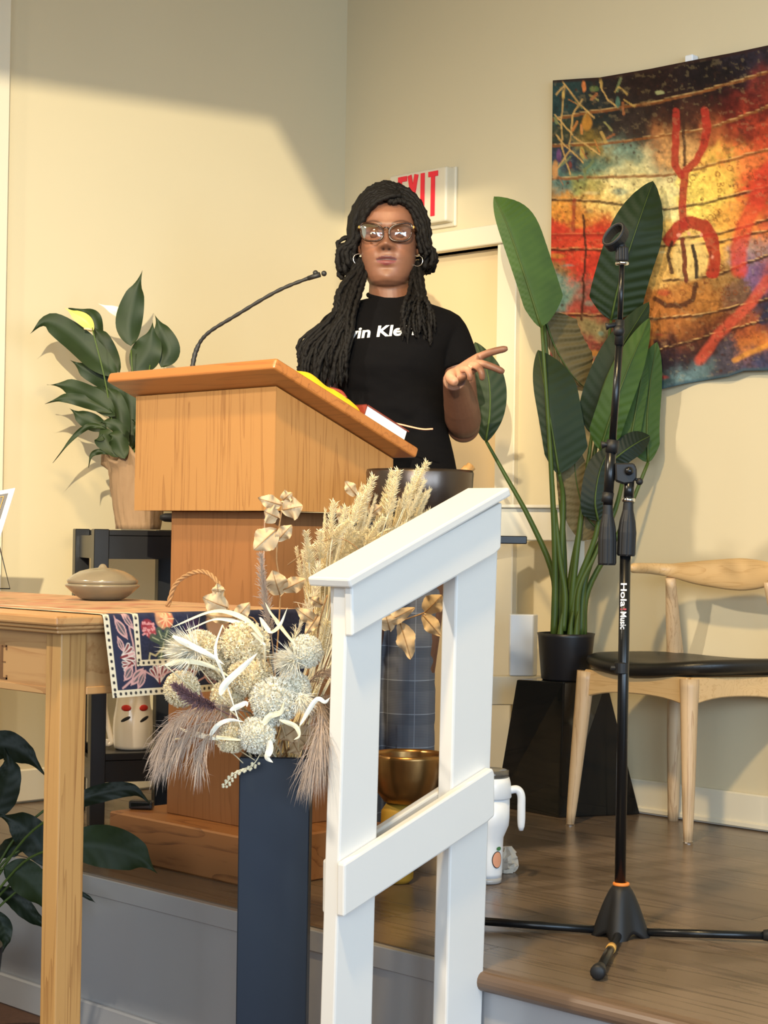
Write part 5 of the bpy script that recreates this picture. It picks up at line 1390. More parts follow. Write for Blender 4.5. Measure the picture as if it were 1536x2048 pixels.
# filler stems and braided vine loop
P = spline([W(335, 1213, 3.5), W(352, 1168, 3.5), W(385, 1146, 3.48), (W(415, 1146, 3.45)), W(440, 1172, 3.42), W(452, 1215, 3.38), W(480, 1280, 3.34), W(540, 1480, 3.3)], 90)
m = MB()
for k in range(3):
    Q = []
    for i, p in enumerate(P):
        T = (P[min(i + 1, 90)] - P[max(i - 1, 0)]).normalized(); u = T.cross(D0).normalized(); w = T.cross(u); a = i * .55 + k * 2 * PI / 3
        Q.append(p + (u * math.cos(a) + w * math.sin(a)) * .0026)
    m.tube(Q, .0025, 6)
tag(m.build('braided_vine', M['vine'], None, smooth=True, kind=None), 'braided tan vine loop arching over the table beside the bouquet', 'vine')
for i, (pts, lab) in enumerate([([(740, 1120), (690, 1080), (640, 1085), (575, 1130)], 'thin curled brown tendril crossing the grass bundle'), ([(525, 1500), (505, 1530), (470, 1545), (450, 1570)], 'small hanging sprig of tiny buds below the planter rim')]):
    Q = spline([W(x, y, 3.2 + (.2 if i == 0 else 0)) for x, y in pts], 20)
    mb = MB().tube(Q, .0011, 5)
    if i:
        for k in range(5, 21):
            for sd in (-1, 1): mb.ball(Q[k] + R0 * .006 * sd * (1 if k % 2 else .5) - ZV * .003, .0028, 6, 4)
        tag(mb.build('bud_sprig', M['drystraw'], None, kind='stuff'), lab, 'sprig')
    else: tag(mb.build('tendril', M['vine'], None, smooth=True), lab, 'tendril')

# ================================================================== BOWLS AND SIDE TABLE
def build_bowls():
    d = 4.15; s = d / 3600
    zt = W(837, 1069, d).z
    cx0, cx1 = W(690, 1070, d), W(1046, 1070, d)
    c = (cx0 + cx1) / 2 ; c = Vector((c.x, c.y, 0)) - D0 * .015
    hw = (cx1 - cx0).length / 2
    Mx = Matrix((R0, D0, ZV)).transposed().to_4x4(); Mx.translation = c
    tb = thing('side_table', c, 'narrow black side table under the large dark bowl', 'table')
    MB().box(-hw, hw, -.105, .105, zt - .018, zt, Mx).build('tabletop', M['black'], tb, bevel=.002)
    for px_ in (716, 930):
        r = (W(px_, 1070, d) - c).dot(R0)
        for sy in (-.075, .075):
            MB().box(r - .017, r + .017, sy - .017, sy + .017, 0, zt - .0185, Mx).build('leg', M['black'], tb, bevel=.002)
    q = W(838, 1069, d); q = Vector((q.x, q.y, zt + .001)) + D0 * .0
    h = 128 * s
    bw = thing('singing_bowl', q, 'large dark bronze singing bowl on the black side table', 'bowl')
    pr = [(30, 0), (55, 4), (80, 20), (98, 48), (106, 84), (108, 122), (106, 128), (103, 127), (102, 120), (99, 84), (90, 50), (70, 24), (.1, 10)]
    MB().lathe([(r * s, q.z + z * s) for r, z in pr], (q.x, q.y, 0), 56).build('bowl', M['bronze'], bw, smooth=True)
    a, b = q + R0 * .05 + ZV * (h * .55), W(944, 931, d + .02)
    dv = (b - a).normalized()
    MB().tube([a, b - dv * .03, b - dv * .028, b - dv * .012, b - dv * .010, b - dv * .002, b], [.008, .009, .014, .014, .011, .012, .008], 16).build('striker', M['tableleg'], None, smooth=True)
    so = [o for o in COL.objects if o.name.startswith('striker')][-1]
    tag(so, 'turned wooden striker resting inside the large dark bowl', 'mallet')
    # lower bowl on a cushion
    d = 4.2; s = d / 3600
    q = W(815, 1606, d); q = Vector((q.x, q.y, 0))
    zc = W(815, 1606, d).z
    cu = MB().lathe([(.028, .001), (.038, .012), (.042, zc * .5), (.039, zc - .018), (.028, zc - .002), (.001, zc - .002)], q - R0 * .022, 36).build('cushion', M['cushion'], None, smooth=True)
    tag(cu, 'round golden cushion under the small brass bowl on the stage', 'cushion')
    q.z = zc
    b2 = MB().lathe([(r * s, q.z + z * s) for r, z in [(30, 0), (48, 4), (64, 26), (71, 56), (74, 92), (74, 100), (71, 100), (70, 92), (67, 56), (58, 28), (.1, 8)]], (q.x, q.y, 0), 48).build('singing_bowl', M['brass'], None, smooth=True)
    tag(b2, 'smaller aged brass singing bowl on the gold cushion seen between railing posts', 'bowl')
build_bowls()

# ================================================================== TUMBLER AND TISSUE
def build_tumbler():
    q = OZ(975, 1768, 0.0); d = (q - CAM).dot(FW); s = d / 3600
    q = q + D0 * .02
    t = thing('insulated_tumbler', q, 'white handled travel tumbler with a peach sticker standing on the stage', 'tumbler')
    Z = lambda z: z * s
    MB().lathe([(27 * s, .0005), (29 * s, Z(2)), (29.5 * s, Z(12))], (q.x, q.y, 0), 32).build('base_ring', M['riser'], t, smooth=True)
    MB().lathe([(r * s, Z(z)) for r, z in [(29, 12.2), (30, 20), (31, 70), (32, 92), (42, 116), (43.5, 130), (43.5, 170)]], (q.x, q.y, 0), 40).build('body', M['whiteplastic'], t, smooth=True)
    MB().lathe([(r * s, Z(z)) for r, z in [(45, 170.3), (47, 173), (45, 200), (42, 212)]], (q.x, q.y, 0), 40).build('collar', M['whiteplastic'], t, smooth=True)
    MB().lathe([(r * s, Z(z)) for r, z in [(41, 212.3), (41, 226), (36, 227), (.1, 226)]], (q.x, q.y, 0), 40).build('lid', M['clear'], t, smooth=True)
    c = Vector((q.x, q.y, 0))
    MB().tube(spline([c + R0 * 44 * s + ZV * Z(186), c + R0 * 58 * s + ZV * Z(187), c + R0 * 66 * s + ZV * Z(176), c + R0 * 67 * s + ZV * Z(150), c + R0 * 67 * s + ZV * Z(105)], 24), [.0095] * 22 + [.009, .008, .005], 12).build('handle', M['whiteplastic'], t, smooth=True)
    def patch(an, z, w, h, r, m, nm, lab):   # sticker wrapped on the wall
        mb = MB(); n = 14; vs = []; fs = []
        for i in range(n + 1):
            for j in range(n + 1):
                a = -1 + 2 * i / n; b = -1 + 2 * j / n
                x = a * math.sqrt(1 - b * b / 2) * w; y = b * math.sqrt(1 - a * a / 2) * h
                aa = an + x / r; dv = -D0 * math.cos(aa) + R0 * math.sin(aa)
                vs.append(c + dv * (r + .0006) + ZV * (z + y))
        fs = [(i * (n + 1) + j, i * (n + 1) + j + 1, (i + 1) * (n + 1) + j + 1, (i + 1) * (n + 1) + j) for i in range(n) for j in range(n)]
        mb.add(vs, fs).build(nm, M[m], t, smooth=True, label=lab)
    patch(.62, Z(50), 12 * s, 17 * s, 31.2 * s, 'ink', 'sticker_outline', 'black outline of the fruit sticker')
    patch(.62, Z(50), 10.5 * s, 15.5 * s, 31.6 * s, 'peach', 'sticker', 'peach fruit sticker')
    patch(.72, Z(72), 6 * s, 4 * s, 32.2 * s, 'stickgreen', 'sticker_leaf', 'green sticker leaf')
    q = OZ(1012, 1752, 0) + D0 * .05
    rs = random.Random(2); m = MB(); R = []
    for i in range(9):
        th = i / 8; ring = []
        for k in range(20):
            a = 2 * PI * k / 20; r = (.026 * math.sin(PI * (.12 + .86 * (1 - th) * .75)) + .006 * rs.uniform(-1, 1)) * (1.15 if math.cos(a) > 0 else .85)
            ring.append((q.x + r * math.cos(a), q.y + r * math.sin(a), .001 + .058 * th + .004 * rs.uniform(0, 1) * (i > 0)))
        R.append(ring)
    m.rings(R)
    n0 = OZ(1030, 1757, 0)
    tag(m.build('crumpled_tissue', M['tissue'], None), 'crumpled beige tissue on the stage right behind the tumbler', 'tissue')
build_tumbler()

# ================================================================== THE SPEAKER
def remesh(mb, voxel, smooth_it=2, fac=.5):
    me = bpy.data.meshes.new('tmp'); me.from_pydata([Vector(v) for v in mb.v], [], mb.f); me.update()
    bm = bmesh.new(); bm.from_mesh(me); bmesh.ops.recalc_face_normals(bm, faces=bm.faces); bm.to_mesh(me); bm.free()
    o = bpy.data.objects.new('tmp', me); COL.objects.link(o)
    m = o.modifiers.new('r', 'REMESH'); m.mode = 'VOXEL'; m.voxel_size = voxel
    if smooth_it:
        s = o.modifiers.new('s', 'SMOOTH'); s.factor = fac; s.iterations = smooth_it
    dg = bpy.context.evaluated_depsgraph_get()
    e = bpy.data.meshes.new_from_object(o.evaluated_get(dg))
    n = len(e.vertices); V = np.empty(n * 3, dtype=np.float32); e.vertices.foreach_get('co', V); V = V.reshape(-1, 3)
    Fs = [tuple(p.vertices) for p in e.polygons]
    bpy.data.objects.remove(o); bpy.data.meshes.remove(me); bpy.data.meshes.remove(e)
    r = MB(); r.v = [tuple(v) for v in V.tolist()]; r.f = Fs
    return r, V

def skin_material():
    m, n, l, b = newmat('skin')
    a = n.new('ShaderNodeAttribute'); a.attribute_name = 'print'
    tc = n.new('ShaderNodeTexCoord'); nz = n.new('ShaderNodeTexNoise'); nz.inputs['Scale'].default_value = 90; nz.inputs['Detail'].default_value = 4
    l.new(tc.outputs['Object'], nz.inputs['Vector'])
    mr = n.new('ShaderNodeMapRange'); mr.inputs['To Min'].default_value = .85; mr.inputs['To Max'].default_value = 1.12; l.new(nz.outputs['Fac'], mr.inputs['Value'])
    hs = n.new('ShaderNodeHueSaturation'); l.new(mr.outputs[0], hs.inputs['Value']); l.new(a.outputs['Color'], hs.inputs['Color']); l.new(hs.outputs[0], b.inputs['Base Color'])
    b.inputs['Roughness'].default_value = .52
    b.inputs['Subsurface Weight'].default_value = .06; b.inputs['Subsurface Radius'].default_value = (.012, .005, .003); b.inputs['Subsurface Scale'].default_value = .5
    bp = n.new('ShaderNodeBump'); bp.inputs['Strength'].default_value = .08; bp.inputs['Distance'].default_value = .001
    nb = n.new('ShaderNodeTexNoise'); nb.inputs['Scale'].default_value = 600; l.new(tc.outputs['Object'], nb.inputs['Vector']); l.new(nb.outputs['Fac'], bp.inputs['Height']); l.new(bp.outputs['Normal'], b.inputs['Normal'])
    return m
def plaid_material():
    m, n, l, b = newmat('plaid_suiting'); b.inputs['Roughness'].default_value = .8
    tc = n.new('ShaderNodeTexCoord'); sp = n.new('ShaderNodeSeparateXYZ'); l.new(tc.outputs['Object'], sp.inputs[0])
    cur = None
    def stripes(out, per, w, off=0.0):
        a = n.new('ShaderNodeMath'); a.operation = 'MULTIPLY_ADD'; a.inputs[1].default_value = 1 / per; a.inputs[2].default_value = off; l.new(out, a.inputs[0])
        f = n.new('ShaderNodeMath'); f.operation = 'FRACT'; l.new(a.outputs[0], f.inputs[0])
        c = n.new('ShaderNodeMath'); c.operation = 'LESS_THAN'; c.inputs[1].default_value = w; l.new(f.outputs[0], c.inputs[0]); return c.outputs[0]
    col = None
    def over(prev, fac, c, amt):
        mx = n.new('ShaderNodeMix'); mx.data_type = 'RGBA'
        mu = n.new('ShaderNodeMath'); mu.operation = 'MULTIPLY'; mu.inputs[1].default_value = amt; l.new(fac, mu.inputs[0]); l.new(mu.outputs[0], mx.inputs['Factor'])
        if prev is None: mx.inputs['A'].default_value = (*lin((130, 130, 134)), 1)
        else: l.new(prev, mx.inputs['A'])
        mx.inputs['B'].default_value = (*lin(c), 1); return mx.outputs['Result']
    col = over(None, stripes(sp.outputs[2], .0042, .5), (84, 90, 102), .55)
    col = over(col, stripes(sp.outputs[0], .0036, .5), (88, 94, 106), .5)
    col = over(col, stripes(sp.outputs[2], .088, .022, .1), (176, 182, 190), .9)
    col = over(col, stripes(sp.outputs[2], .088, .30, .4), (72, 78, 90), .35)
    col = over(col, stripes(sp.outputs[0], .07, .028, .35), (160, 166, 176), .7)
    col = over(col, stripes(sp.outputs[0], .07, .25, .8), (72, 78, 90), .3)
    l.new(col, b.inputs['Base Color'])
    return m

def build_person():
    DPn = 4.75; s = DPn / 3600
    P0 = W(790, 1600, DPn); P0 = Vector((P0.x, P0.y, 0))
    pe = thing('person', P0, 'woman with long dark twisted hair, glasses and black t-shirt speaking behind the lectern', 'person', rz=math.atan2(R0.y, R0.x))
    Q = lambda x, y, f=0.0: W(x, y, DPn) - D0 * f         # f: metres toward the viewer
    M['skin'] = skin_material(); M['plaid'] = plaid_material()
    M['shirt'] = mat('black_tshirt', (11, 10, 12), .9, var=.12, scale=40, bump=.15, bscale=500, spec=.1)
    M['hair'] = mat('dark_hair', (14, 11, 10), .62, var=.4, scale=200, bump=.5, bscale=500, spec=.22)
    M['tortoise'] = mat('tortoiseshell', (46, 26, 14), .2, var=.75, scale=130)
    M['lid'] = mat('eyelid_skin', (104, 66, 48), .45); M['eyewhite'] = mat('eye_white', (214, 204, 196), .2); M['iris'] = mat('iris', (40, 22, 14), .15)
    # ------------------------------------------------ body
    Hc = Q(778, 479); yaw = math.radians(4.5)
    hr = Matrix.Rotation(-yaw, 3, 'Z')
    HX, HY = hr @ R0, hr @ (-D0)
    H = lambda x, y, z: Hc + HX * x + HY * y + ZV * z
    zk = [-.132, -.128, -.118, -.105, -.09, -.06, -.03, 0, .03, .06, .08, .095, .104, .107]
    ak = [.014, .034, .050, .058, .0635, .0705, .0735, .0745, .0735, .068, .058, .043, .024, .006]
    fk = [.040, .058, .070, .075, .077, .080, .082, .083, .085, .078, .066, .048, .026, .006]
    bk = [.010, .015, .025, .035, .045, .065, .085, .095, .098, .092, .078, .058, .032, .006]
    def feat(x, z):
        g = lambda cx, cz, sx, sz: math.exp(-((x - cx) / sx) ** 2 - ((z - cz) / sz) ** 2)
        y = .021 * g(0, -.027, .0140, .012) + .012 * g(0, -.004, .009, .022)
        y -= .006 * g(0, .012, .02, .010)
        y += .005 * g(0, -.0575, .021, .006) + .0065 * g(0, -.073, .019, .0075) - .005 * g(0, -.0650, .024, .0028) - .004 * g(0, -.086, .018, .006) + .006 * g(0, -.110, .018, .012)
        for sgn in (-1, 1):
            y += .010 * g(sgn * .0155, -.031, .009, .009) - .010 * g(sgn * .033, .003, .017, .012) + .006 * g(sgn * .034, .026, .022, .009) + .006 * g(sgn * .043, -.032, .02, .02)
            y -= .006 * g(sgn * .0075, -.0385, .0045, .004) + .003 * g(sgn * .024, -.045, .006, .014)
        return y
    mb = MB(); R = []; n = 120
    for z in np.linspace(-.132, .107, 110):
        a, f, b = (interp(z, zk, k) for k in (ak, fk, bk)); ring = []
        for i in range(n):
            t = 2 * PI * i / n; sx, cy = math.sin(t), math.cos(t)
            x = a * math.copysign(abs(sx) ** .9, sx); y = (f if cy > 0 else b) * math.copysign(abs(cy) ** .9, cy)
            if cy > 0: y += feat(x, z) * min(1, cy * 2.2)
            ring.append(H(x, y, z))
        R.append(ring)
    mb.rings(R)
    for sgn in (-1, 1): mb.ball(H(sgn * .076, -.005, -.012), (.010, .016, .028), 12, 8, None, (HX, HY, ZV))
    mb.tube([Q(778, 520, -.005), Q(779, 575, -.012), Q(781, 600, -.02), Q(783, 640, -.03)], [.050, .0545, .060, .075], 28)
    def sections(rows, off=0.0):
        R = []
        for (py, c, hw, hv, vc) in rows:
            o = Q(c, py, vc); w = hw * s - off; v = hv - off
            R.append([o + R0 * (math.copysign(abs(math.cos(2 * PI * k / 48)) ** .85, math.cos(2 * PI * k / 48)) * w) - D0 * (math.copysign(abs(math.sin(2 * PI * k / 48)) ** .9, math.sin(2 * PI * k / 48)) * v) for k in range(48)])
        return R
    rows = [(598, 781, 50, .060, -.02), (607, 781, 84, .070, -.02), (617, 784, 112, .080, -.018), (632, 786, 134, .090, -.012), (655, 787, 134, .104, -.002), (680, 787, 122, .115, .004), (705, 784, 113, .124, .010), (740, 781, 109, .126, .010), (790, 782, 105, .112, 0), (850, 788, 106, .106, 0), (905, 794, 113, .112, 0), (955, 797, 120, .118, -.005)]
    mb.rings(sections(rows[2:], .014))
    mb.rings(sections([(940, 797, 118, .112, -.005), (1050, 792, 124, .125, -.01), (1110, 790, 118, .115, -.01)], .012))
    for cx0, cx1 in ((735, 712), (838, 824)):
        mb.tube([Q(cx0, 1080, -.01), Q((cx0 + cx1) / 2, 1250), Q(cx1, 1390), Q(cx1, 1480, -.01), Q(cx1, 1640, -.015)], [.080, .068, .052, .052, .036], 24)
        f0 = Q(cx1, 1640); 
        mb.tube([Vector((f0.x, f0.y, .045)) + D0 * .04, Vector((f0.x, f0.y, .045)), Vector((f0.x, f0.y, .035)) - D0 * .10, Vector((f0.x, f0.y, .03)) - D0 * .17], [.03, .036, .034, .02], 16)
    # arm raised toward the viewer, palm up
    mb.tube(spline([Q(884, 664, -.005), Q(908, 710, 0), Q(920, 770, .01), Q(928, 848, .0)], 14), [.044 - .0025 * (i / 14) for i in range(15)], 24)
    mb.tube(spline([Q(928, 846, -.005), Q(924, 838, .05), Q(918, 815, .12), Q(908, 790, .20), Q(901, 776, .26)], 18), [interp(i / 18, [0, .25, .5, .8, 1], [.043, .048, .045, .034, .029]) for i in range(19)], 24)
    mb.ball(Q(927, 852, -.005), .044, 20, 14)
    # palm
    wr, kn = Q(899, 773, .27), Q(946, 744, .305)
    ax = (kn - wr).normalized(); nrm = (ZV * .75 - D0 * .5 - R0 * .1); nrm = (nrm - ax * nrm.dot(ax)).normalized(); sd = ax.cross(nrm)
    Rp = []
    for t in np.linspace(0, 1, 9):
        c = wr.lerp(kn, t); w = .026 + .014 * math.sin(PI * min(1, t * .62 + .12)); th = .0165 - .003 * t
        Rp.append([c + sd * (math.copysign(abs(math.cos(2 * PI * k / 24)) ** .8, math.cos(2 * PI * k / 24)) * w) + nrm * (math.sin(2 * PI * k / 24) * th) for k in range(24)])
    mb.rings(Rp)
    if sd.dot(-D0) < 0: sd = -sd           # sd now points toward the viewer (little-finger side)
    def finger(pts, r0, r1): mb.tube(spline([Q(*p) for p in pts], 12), [(r0 + (r1 - r0) * i / 12) * 1.12 for i in range(12)] + [r1 * .7], 12)
    finger([(936, 742, .275), (952, 733, .285), (974, 726, .30), (999, 721, .31)], .0100, .0076)
    finger([(936, 750, .31), (950, 752, .335), (968, 758, .345), (991, 768, .345)], .0100, .0074)
    finger([(930, 754, .33), (940, 758, .36), (947, 770, .38), (949, 785, .375)], .0092, .0068)
    finger([(914, 762, .33), (922, 764, .355), (926, 774, .37), (927, 786, .365)], .0086, .0062)
    finger([(900, 768, .275), (893, 772, .305), (893, 780, .33), (902, 789, .345)], .0150, .0105)
    # other arm, resting behind the lectern
    mb.tube(spline([Q(684, 664, -.005), Q(658, 720, 0), Q(648, 850, .0)], 12), [.044 - .0025 * (i / 12) for i in range(13)], 20)
    mb.tube(spline([Q(648, 848, 0), Q(662, 872, .05), Q(682, 892, .09)], 12), [.043 - .014 * (i / 12) for i in range(13)], 20)
    mb.tube([Q(680, 891, .085), Q(692, 900, .11), Q(702, 907, .125)], [.028, .034, .030], 16)
    for k in range(4): finger([(699 + k * 5, 902 + k * 6, .12 - .005 * k), (713 + k * 4, 914 + k * 6, .135 - .006 * k), (718 + k * 3, 934 + k * 6, .135 - .006 * k)], .009, .007)
    finger([(688, 892, .11), (702, 894, .125), (712, 902, .135)], .0105, .008)
    body, V = remesh(mb, .0026, 2, .5)
    # colouring of skin, palm, lips, brows
    base = np.array(lin((116, 78, 59))); Cc = np.zeros((len(V), 3)) + base
    rel = V - np.array(Hc); hx = rel @ np.array(HX); hy = rel @ np.array(HY); hz = rel[:, 2]
    def mixc(m, c): 
        nonlocal Cc
        m = np.clip(m, 0, 1)[:, None]; Cc = Cc * (1 - m) + np.array(lin(c)) * m
    front = (hy > .035)
    ge = lambda cx, cz, sx, sz: np.exp(-((hx - cx) / sx) ** 2 - ((hz - cz) / sz) ** 2) * front
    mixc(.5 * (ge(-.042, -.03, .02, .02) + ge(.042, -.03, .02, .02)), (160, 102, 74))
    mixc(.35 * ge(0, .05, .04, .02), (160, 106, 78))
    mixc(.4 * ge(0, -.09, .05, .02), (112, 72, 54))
    lipw = np.clip(1 - np.abs(hx) / .0285, 0, 1) ** .6
    up = (hz < -.0545 + .002 * np.cos(hx * 330)) & (hz > -.0652); lo = (hz <= -.0652) & (hz > -.0655 - .0155 * lipw)
    mixc(((up & (hz < -.0645 + .011 * lipw)) * (np.abs(hx) < .028) * front).astype(float) * .9, (80, 36, 38))
    mixc((lo * (np.abs(hx) < .026) * front).astype(float) * .9, (112, 54, 56))
    mixc(np.exp(-((hz + .0652) / .0018) ** 2) * (np.abs(hx) < .026) * front, (40, 18, 18))  # dark line painted for the shade between the lips
    for sg in (-1, 1):
        mixc(1.2 * ge(sg * .0075, -.0395, .0042, .003), (36, 18, 14))  # nostrils painted dark in place of their recess shade
        t_ = (hx * sg - .012) / .045; yb = .026 + .010 * np.sin(np.clip(t_, 0, 1) * 2.4)
        mixc(np.exp(-((hz - yb) / .0032) ** 2) * (t_ > 0) * (t_ < 1) * front * .8, (48, 30, 24))
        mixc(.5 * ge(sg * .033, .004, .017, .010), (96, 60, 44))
    pr = V - np.array(Q(925, 752, .30)); dd = np.sqrt((pr ** 2).sum(1))
    pn = V - np.array(Q(925, 750, .31)); side = pn @ np.array(nrm)
    mixc(np.clip((.085 - dd) / .02, 0, 1) * np.clip(side / .02 + .75, 0, 1) * .95, (214, 158, 128))
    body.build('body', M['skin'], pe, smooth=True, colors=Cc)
    # ------------------------------------------------ t-shirt
    sh = MB(); sh.rings(sections(rows))
    sh.tube(spline([Q(862, 655, -.01), Q(889, 662, -.01), Q(908, 702, 0), Q(918, 734, .005)], 12), [interp(i / 12, [0, .35, 1], [.050, .058, .0535]) for i in range(13)], 28)
    sh.tube(spline([Q(704, 655, -.01), Q(680, 662, -.01), Q(660, 702, 0), Q(652, 734, .005)], 12), [interp(i / 12, [0, .35, 1], [.050, .058, .0535]) for i in range(13)], 28)
    sm, SV = remesh(sh, .0048, 5, .5)
    # cloth folds
    loc = SV - np.array(P0); lu = loc @ np.array(R0); lz = loc[:, 2]; lf = -(loc @ np.array(D0))
    nf = fbm(lu * 9 + 40 + lz * 3, lz * 14 + 40, 3, 2) - .5; w_ = np.clip((1.35 - lz) / .25, 0.15, 1)
    disp = nf * .034 * w_ * (lf > 0)
    SV2 = SV + disp[:, None] * (-np.array(D0))[None, :]
    sm.v = [tuple(v) for v in SV2.tolist()]
    sho = sm.build('t_shirt', M['shirt'], pe, smooth=True)
    ring = [Q(781, 596, -.02) + R0 * (math.cos(a) * .0585) - D0 * (math.sin(a) * .0585) + ZV * (-.013 * math.sin(a) + .010 * abs(math.cos(a))) for a in np.linspace(0, 2 * PI, 41)[:-1]]
    MB().tube(ring + [ring[0], ring[1]], .0065, 8).build('neckband', M['shirt'], sho, smooth=True)
    bvh = BVHTree.FromPolygons([Vector(v) for v in sm.v], sm.f)
    O = Q(650, 690, .16); xd = Q(829, 680, .16) - O
    tm = text_mb('Calvin Klein', O, xd, Vector((0, 0, 1)) , width=xd.length, height=.031, bold=.028, shear=.12, depth=0, res=4)
    def drop(v, off):
        h = bvh.ray_cast(Vector(v), D0); return (h[0] - D0 * off) if h[0] else Vector(v) + D0 * .06
    tm.v = [tuple(drop(v, .0022)) for v in tm.v]
    tm.build('lettering', M['paper'], sho, label='white brand lettering across the chest')
    # ------------------------------------------------ trousers
    tr = MB()
    tr.rings(sections([(915, 797, 112, .108, -.005), (960, 797, 120, .118, -.005), (1050, 790, 126, .128, -.01), (1115, 786, 122, .118, -.01)]))
    for cx0, cx1, k in ((735, 712, 0), (830, 818, 1)):
        tr.tube(spline([Q(cx0, 1090, -.01), Q((cx0 * .6 + cx1 * .4), 1200, 0), Q(cx1, 1330, .0), Q(cx1, 1480, -.005), Q(cx1, 1655, -.01)], 30), [interp(i / 30, [0, .25, .5, .75, 1], [.082, .077, .069, .069, .068]) for i in range(31)], 32)
    tm_, TV = remesh(tr, .005, 3, .5)
    loc = TV - np.array(P0); lu = loc @ np.array(R0); lz = loc[:, 2]
    nf = fbm(lu * 7 + lz * 4 + 60, lz * 9 + 60 - lu * 5, 3, 12) - .5
    TV = TV + (nf * .03)[:, None] * (-np.array(D0))[None, :] + ((fbm(lz * 26 + 50, lu * 2 + 50, 2, 5) - .5) * .012)[:, None] * np.array(R0)[None, :] * np.sign(lu)[:, None]
    tm_.v = [tuple(v) for v in TV.tolist()]
    tm_.build('trousers', M['plaid'], pe, smooth=True)
    for cx1 in (712, 818):
        f0 = Q(cx1, 1640); m = MB()
        m.tube([Vector((f0.x, f0.y, .05)) + D0 * .06, Vector((f0.x, f0.y, .052)), Vector((f0.x, f0.y, .042)) - D0 * .11, Vector((f0.x, f0.y, .036)) - D0 * .19, Vector((f0.x, f0.y, .03)) - D0 * .21], [.036, .045, .040, .032, .012], 18)
        m.v = [(x, y, max(.002, z)) for x, y, z in m.v]
        m.build('shoe', M['rubber'], pe, smooth=True)
    # ------------------------------------------------ eyes, glasses, earrings
    for sg in (-1, 1):
        e = MB().ball(H(sg * .0325, .0680, .004), .0125, 18, 12).build('eye', M['eyewhite'], pe, smooth=True)
        c = H(sg * .0325, .0798, .003); MB().lathe([(.0064, -.0012), (.0050, .0002), (.0001, .0008)], c, 16, None, True, HY).build('iris', M['iris'], e, smooth=True)
        for up_ in (1, -1):
            Rl = []
            for q in range(9):
                a = (.22 if up_ > 0 else .30) + (PI / 2 - .1) * q / 8; row = []
                for k in range(17):
                    b = -1.25 + 2.5 * k / 16; el = up_ * a * math.cos(b * .85) - .04 * up_
                    row.append(H(sg * .0325, .0680, .004) + (HX * math.sin(b) * math.cos(el) + HY * math.cos(b) * math.cos(el) + ZV * math.sin(el)) * .0136)
                Rl.append(row)
            MB().rings(Rl, False, False).build('eyelid', M['lid'], e, smooth=True)
    lensm, ln, ll, lb = newmat('lens_glass')
    for nd in list(ln): 
        if nd.bl_idname == 'ShaderNodeBsdfPrincipled': ln.remove(nd)
    outn = [x for x in ln if x.bl_idname == 'ShaderNodeOutputMaterial'][0]
    tr_ = ln.new('ShaderNodeBsdfTransparent'); gl = ln.new('ShaderNodeBsdfGlossy'); gl.inputs['Roughness'].default_value = .03
    mxs = ln.new('ShaderNodeMixShader'); fr_ = ln.new('ShaderNodeFresnel'); fr_.inputs['IOR'].default_value = 2.1
    ll.new(fr_.outputs[0], mxs.inputs[0]); ll.new(tr_.outputs[0], mxs.inputs[1]); ll.new(gl.outputs[0], mxs.inputs[2]); ll.new(mxs.outputs[0], outn.inputs['Surface'])
    gm = MB(); fy = .1005
    def outline(sg):
        out = []
        for k in range(36):
            a = 2 * PI * k / 36; c_, s_ = math.cos(a), math.sin(a); e = .68
            x = .0290 * math.copysign(abs(c_) ** e, c_); z = .0225 * math.copysign(abs(s_) ** e, s_)
            z += .0045 * (x / .029) * (z > 0) + .0022 * (x / .029) * (z > 0); x *= 1 + .10 * (z / .0225)
            x -= .002 * (z < 0) * (-z / .0225)
            out.append((sg * (.0365 + x), z + .002))
        return out
    for sg in (-1, 1):
        ol = outline(sg)
        pts = [H(x, fy - .0025 * (abs(x) / .066) ** 2 * 3, z) for x, z in ol]
        gm.tube(pts + [pts[0], pts[1]], .0026, 8)
    gm.tube(spline([H(-.0095, fy + .0, .010), H(-.004, fy + .003, .0135), H(.004, fy + .003, .0135), H(.0095, fy + .0, .010)], 8), .0022, 8)
    for sg in (-1, 1):
        gm.tube([H(sg * .066, fy - .006, .017), H(sg * .0725, fy - .012, .017), H(sg * .0755, .05, .014), H(sg * .080, -.01, .006)], [.0038, .0036, .0028, .0025], 8)
    go = gm.build('glasses', M['tortoise'], pe, smooth=True)
    for sg in (-1, 1):
        ol = outline(sg); cx_ = sum(p[0] for p in ol) / 36; cz = sum(p[1] for p in ol) / 36
        R = []
        for t in (1, .8, .6, .4, .2, .02):
            R.append([H(cx_ + (x - cx_) * t, fy - .0025 * (abs(x) / .066) ** 2 * 3 * t + .0042 * (1 - t * t), cz + (z - cz) * t) for x, z in ol])
        MB().rings(R, False).build('lens', lensm, go, smooth=True)
        MB().ball(H(sg * .0705, fy - .0065, .0165), (.0022, .002, .0038), 8, 6, None, (HX, HY, ZV)).build('hinge_stud', M['gold'], go, smooth=True)
    for x, y, ff in ((717, 521, .02), (835, 524, .02)):
        c = Q(x, y, ff); MB().torus(c, .0142, .0014, (-D0 * .9 + R0 * (.3 if x < 778 else -.35)), 32, 8).build('earring', M['silver'], pe, smooth=True)
    # ------------------------------------------------ hair
    rs = random.Random(21); hm = MB()
    RX, RF, RB, RZ = .0815, .094, .108, .1175
    Ez = .0165
    def skull(th, y0, lay):   # th: angle from the top toward the side, y0: front position
        rf = RF if y0 > 0 else RB
        k = math.sqrt(max(.05, 1 - (y0 / rf) ** 2))
        return (RX + lay) * k * math.sin(th), y0, Ez + (RZ + lay) * k * math.cos(th)
    # scalp cap
    cap = []
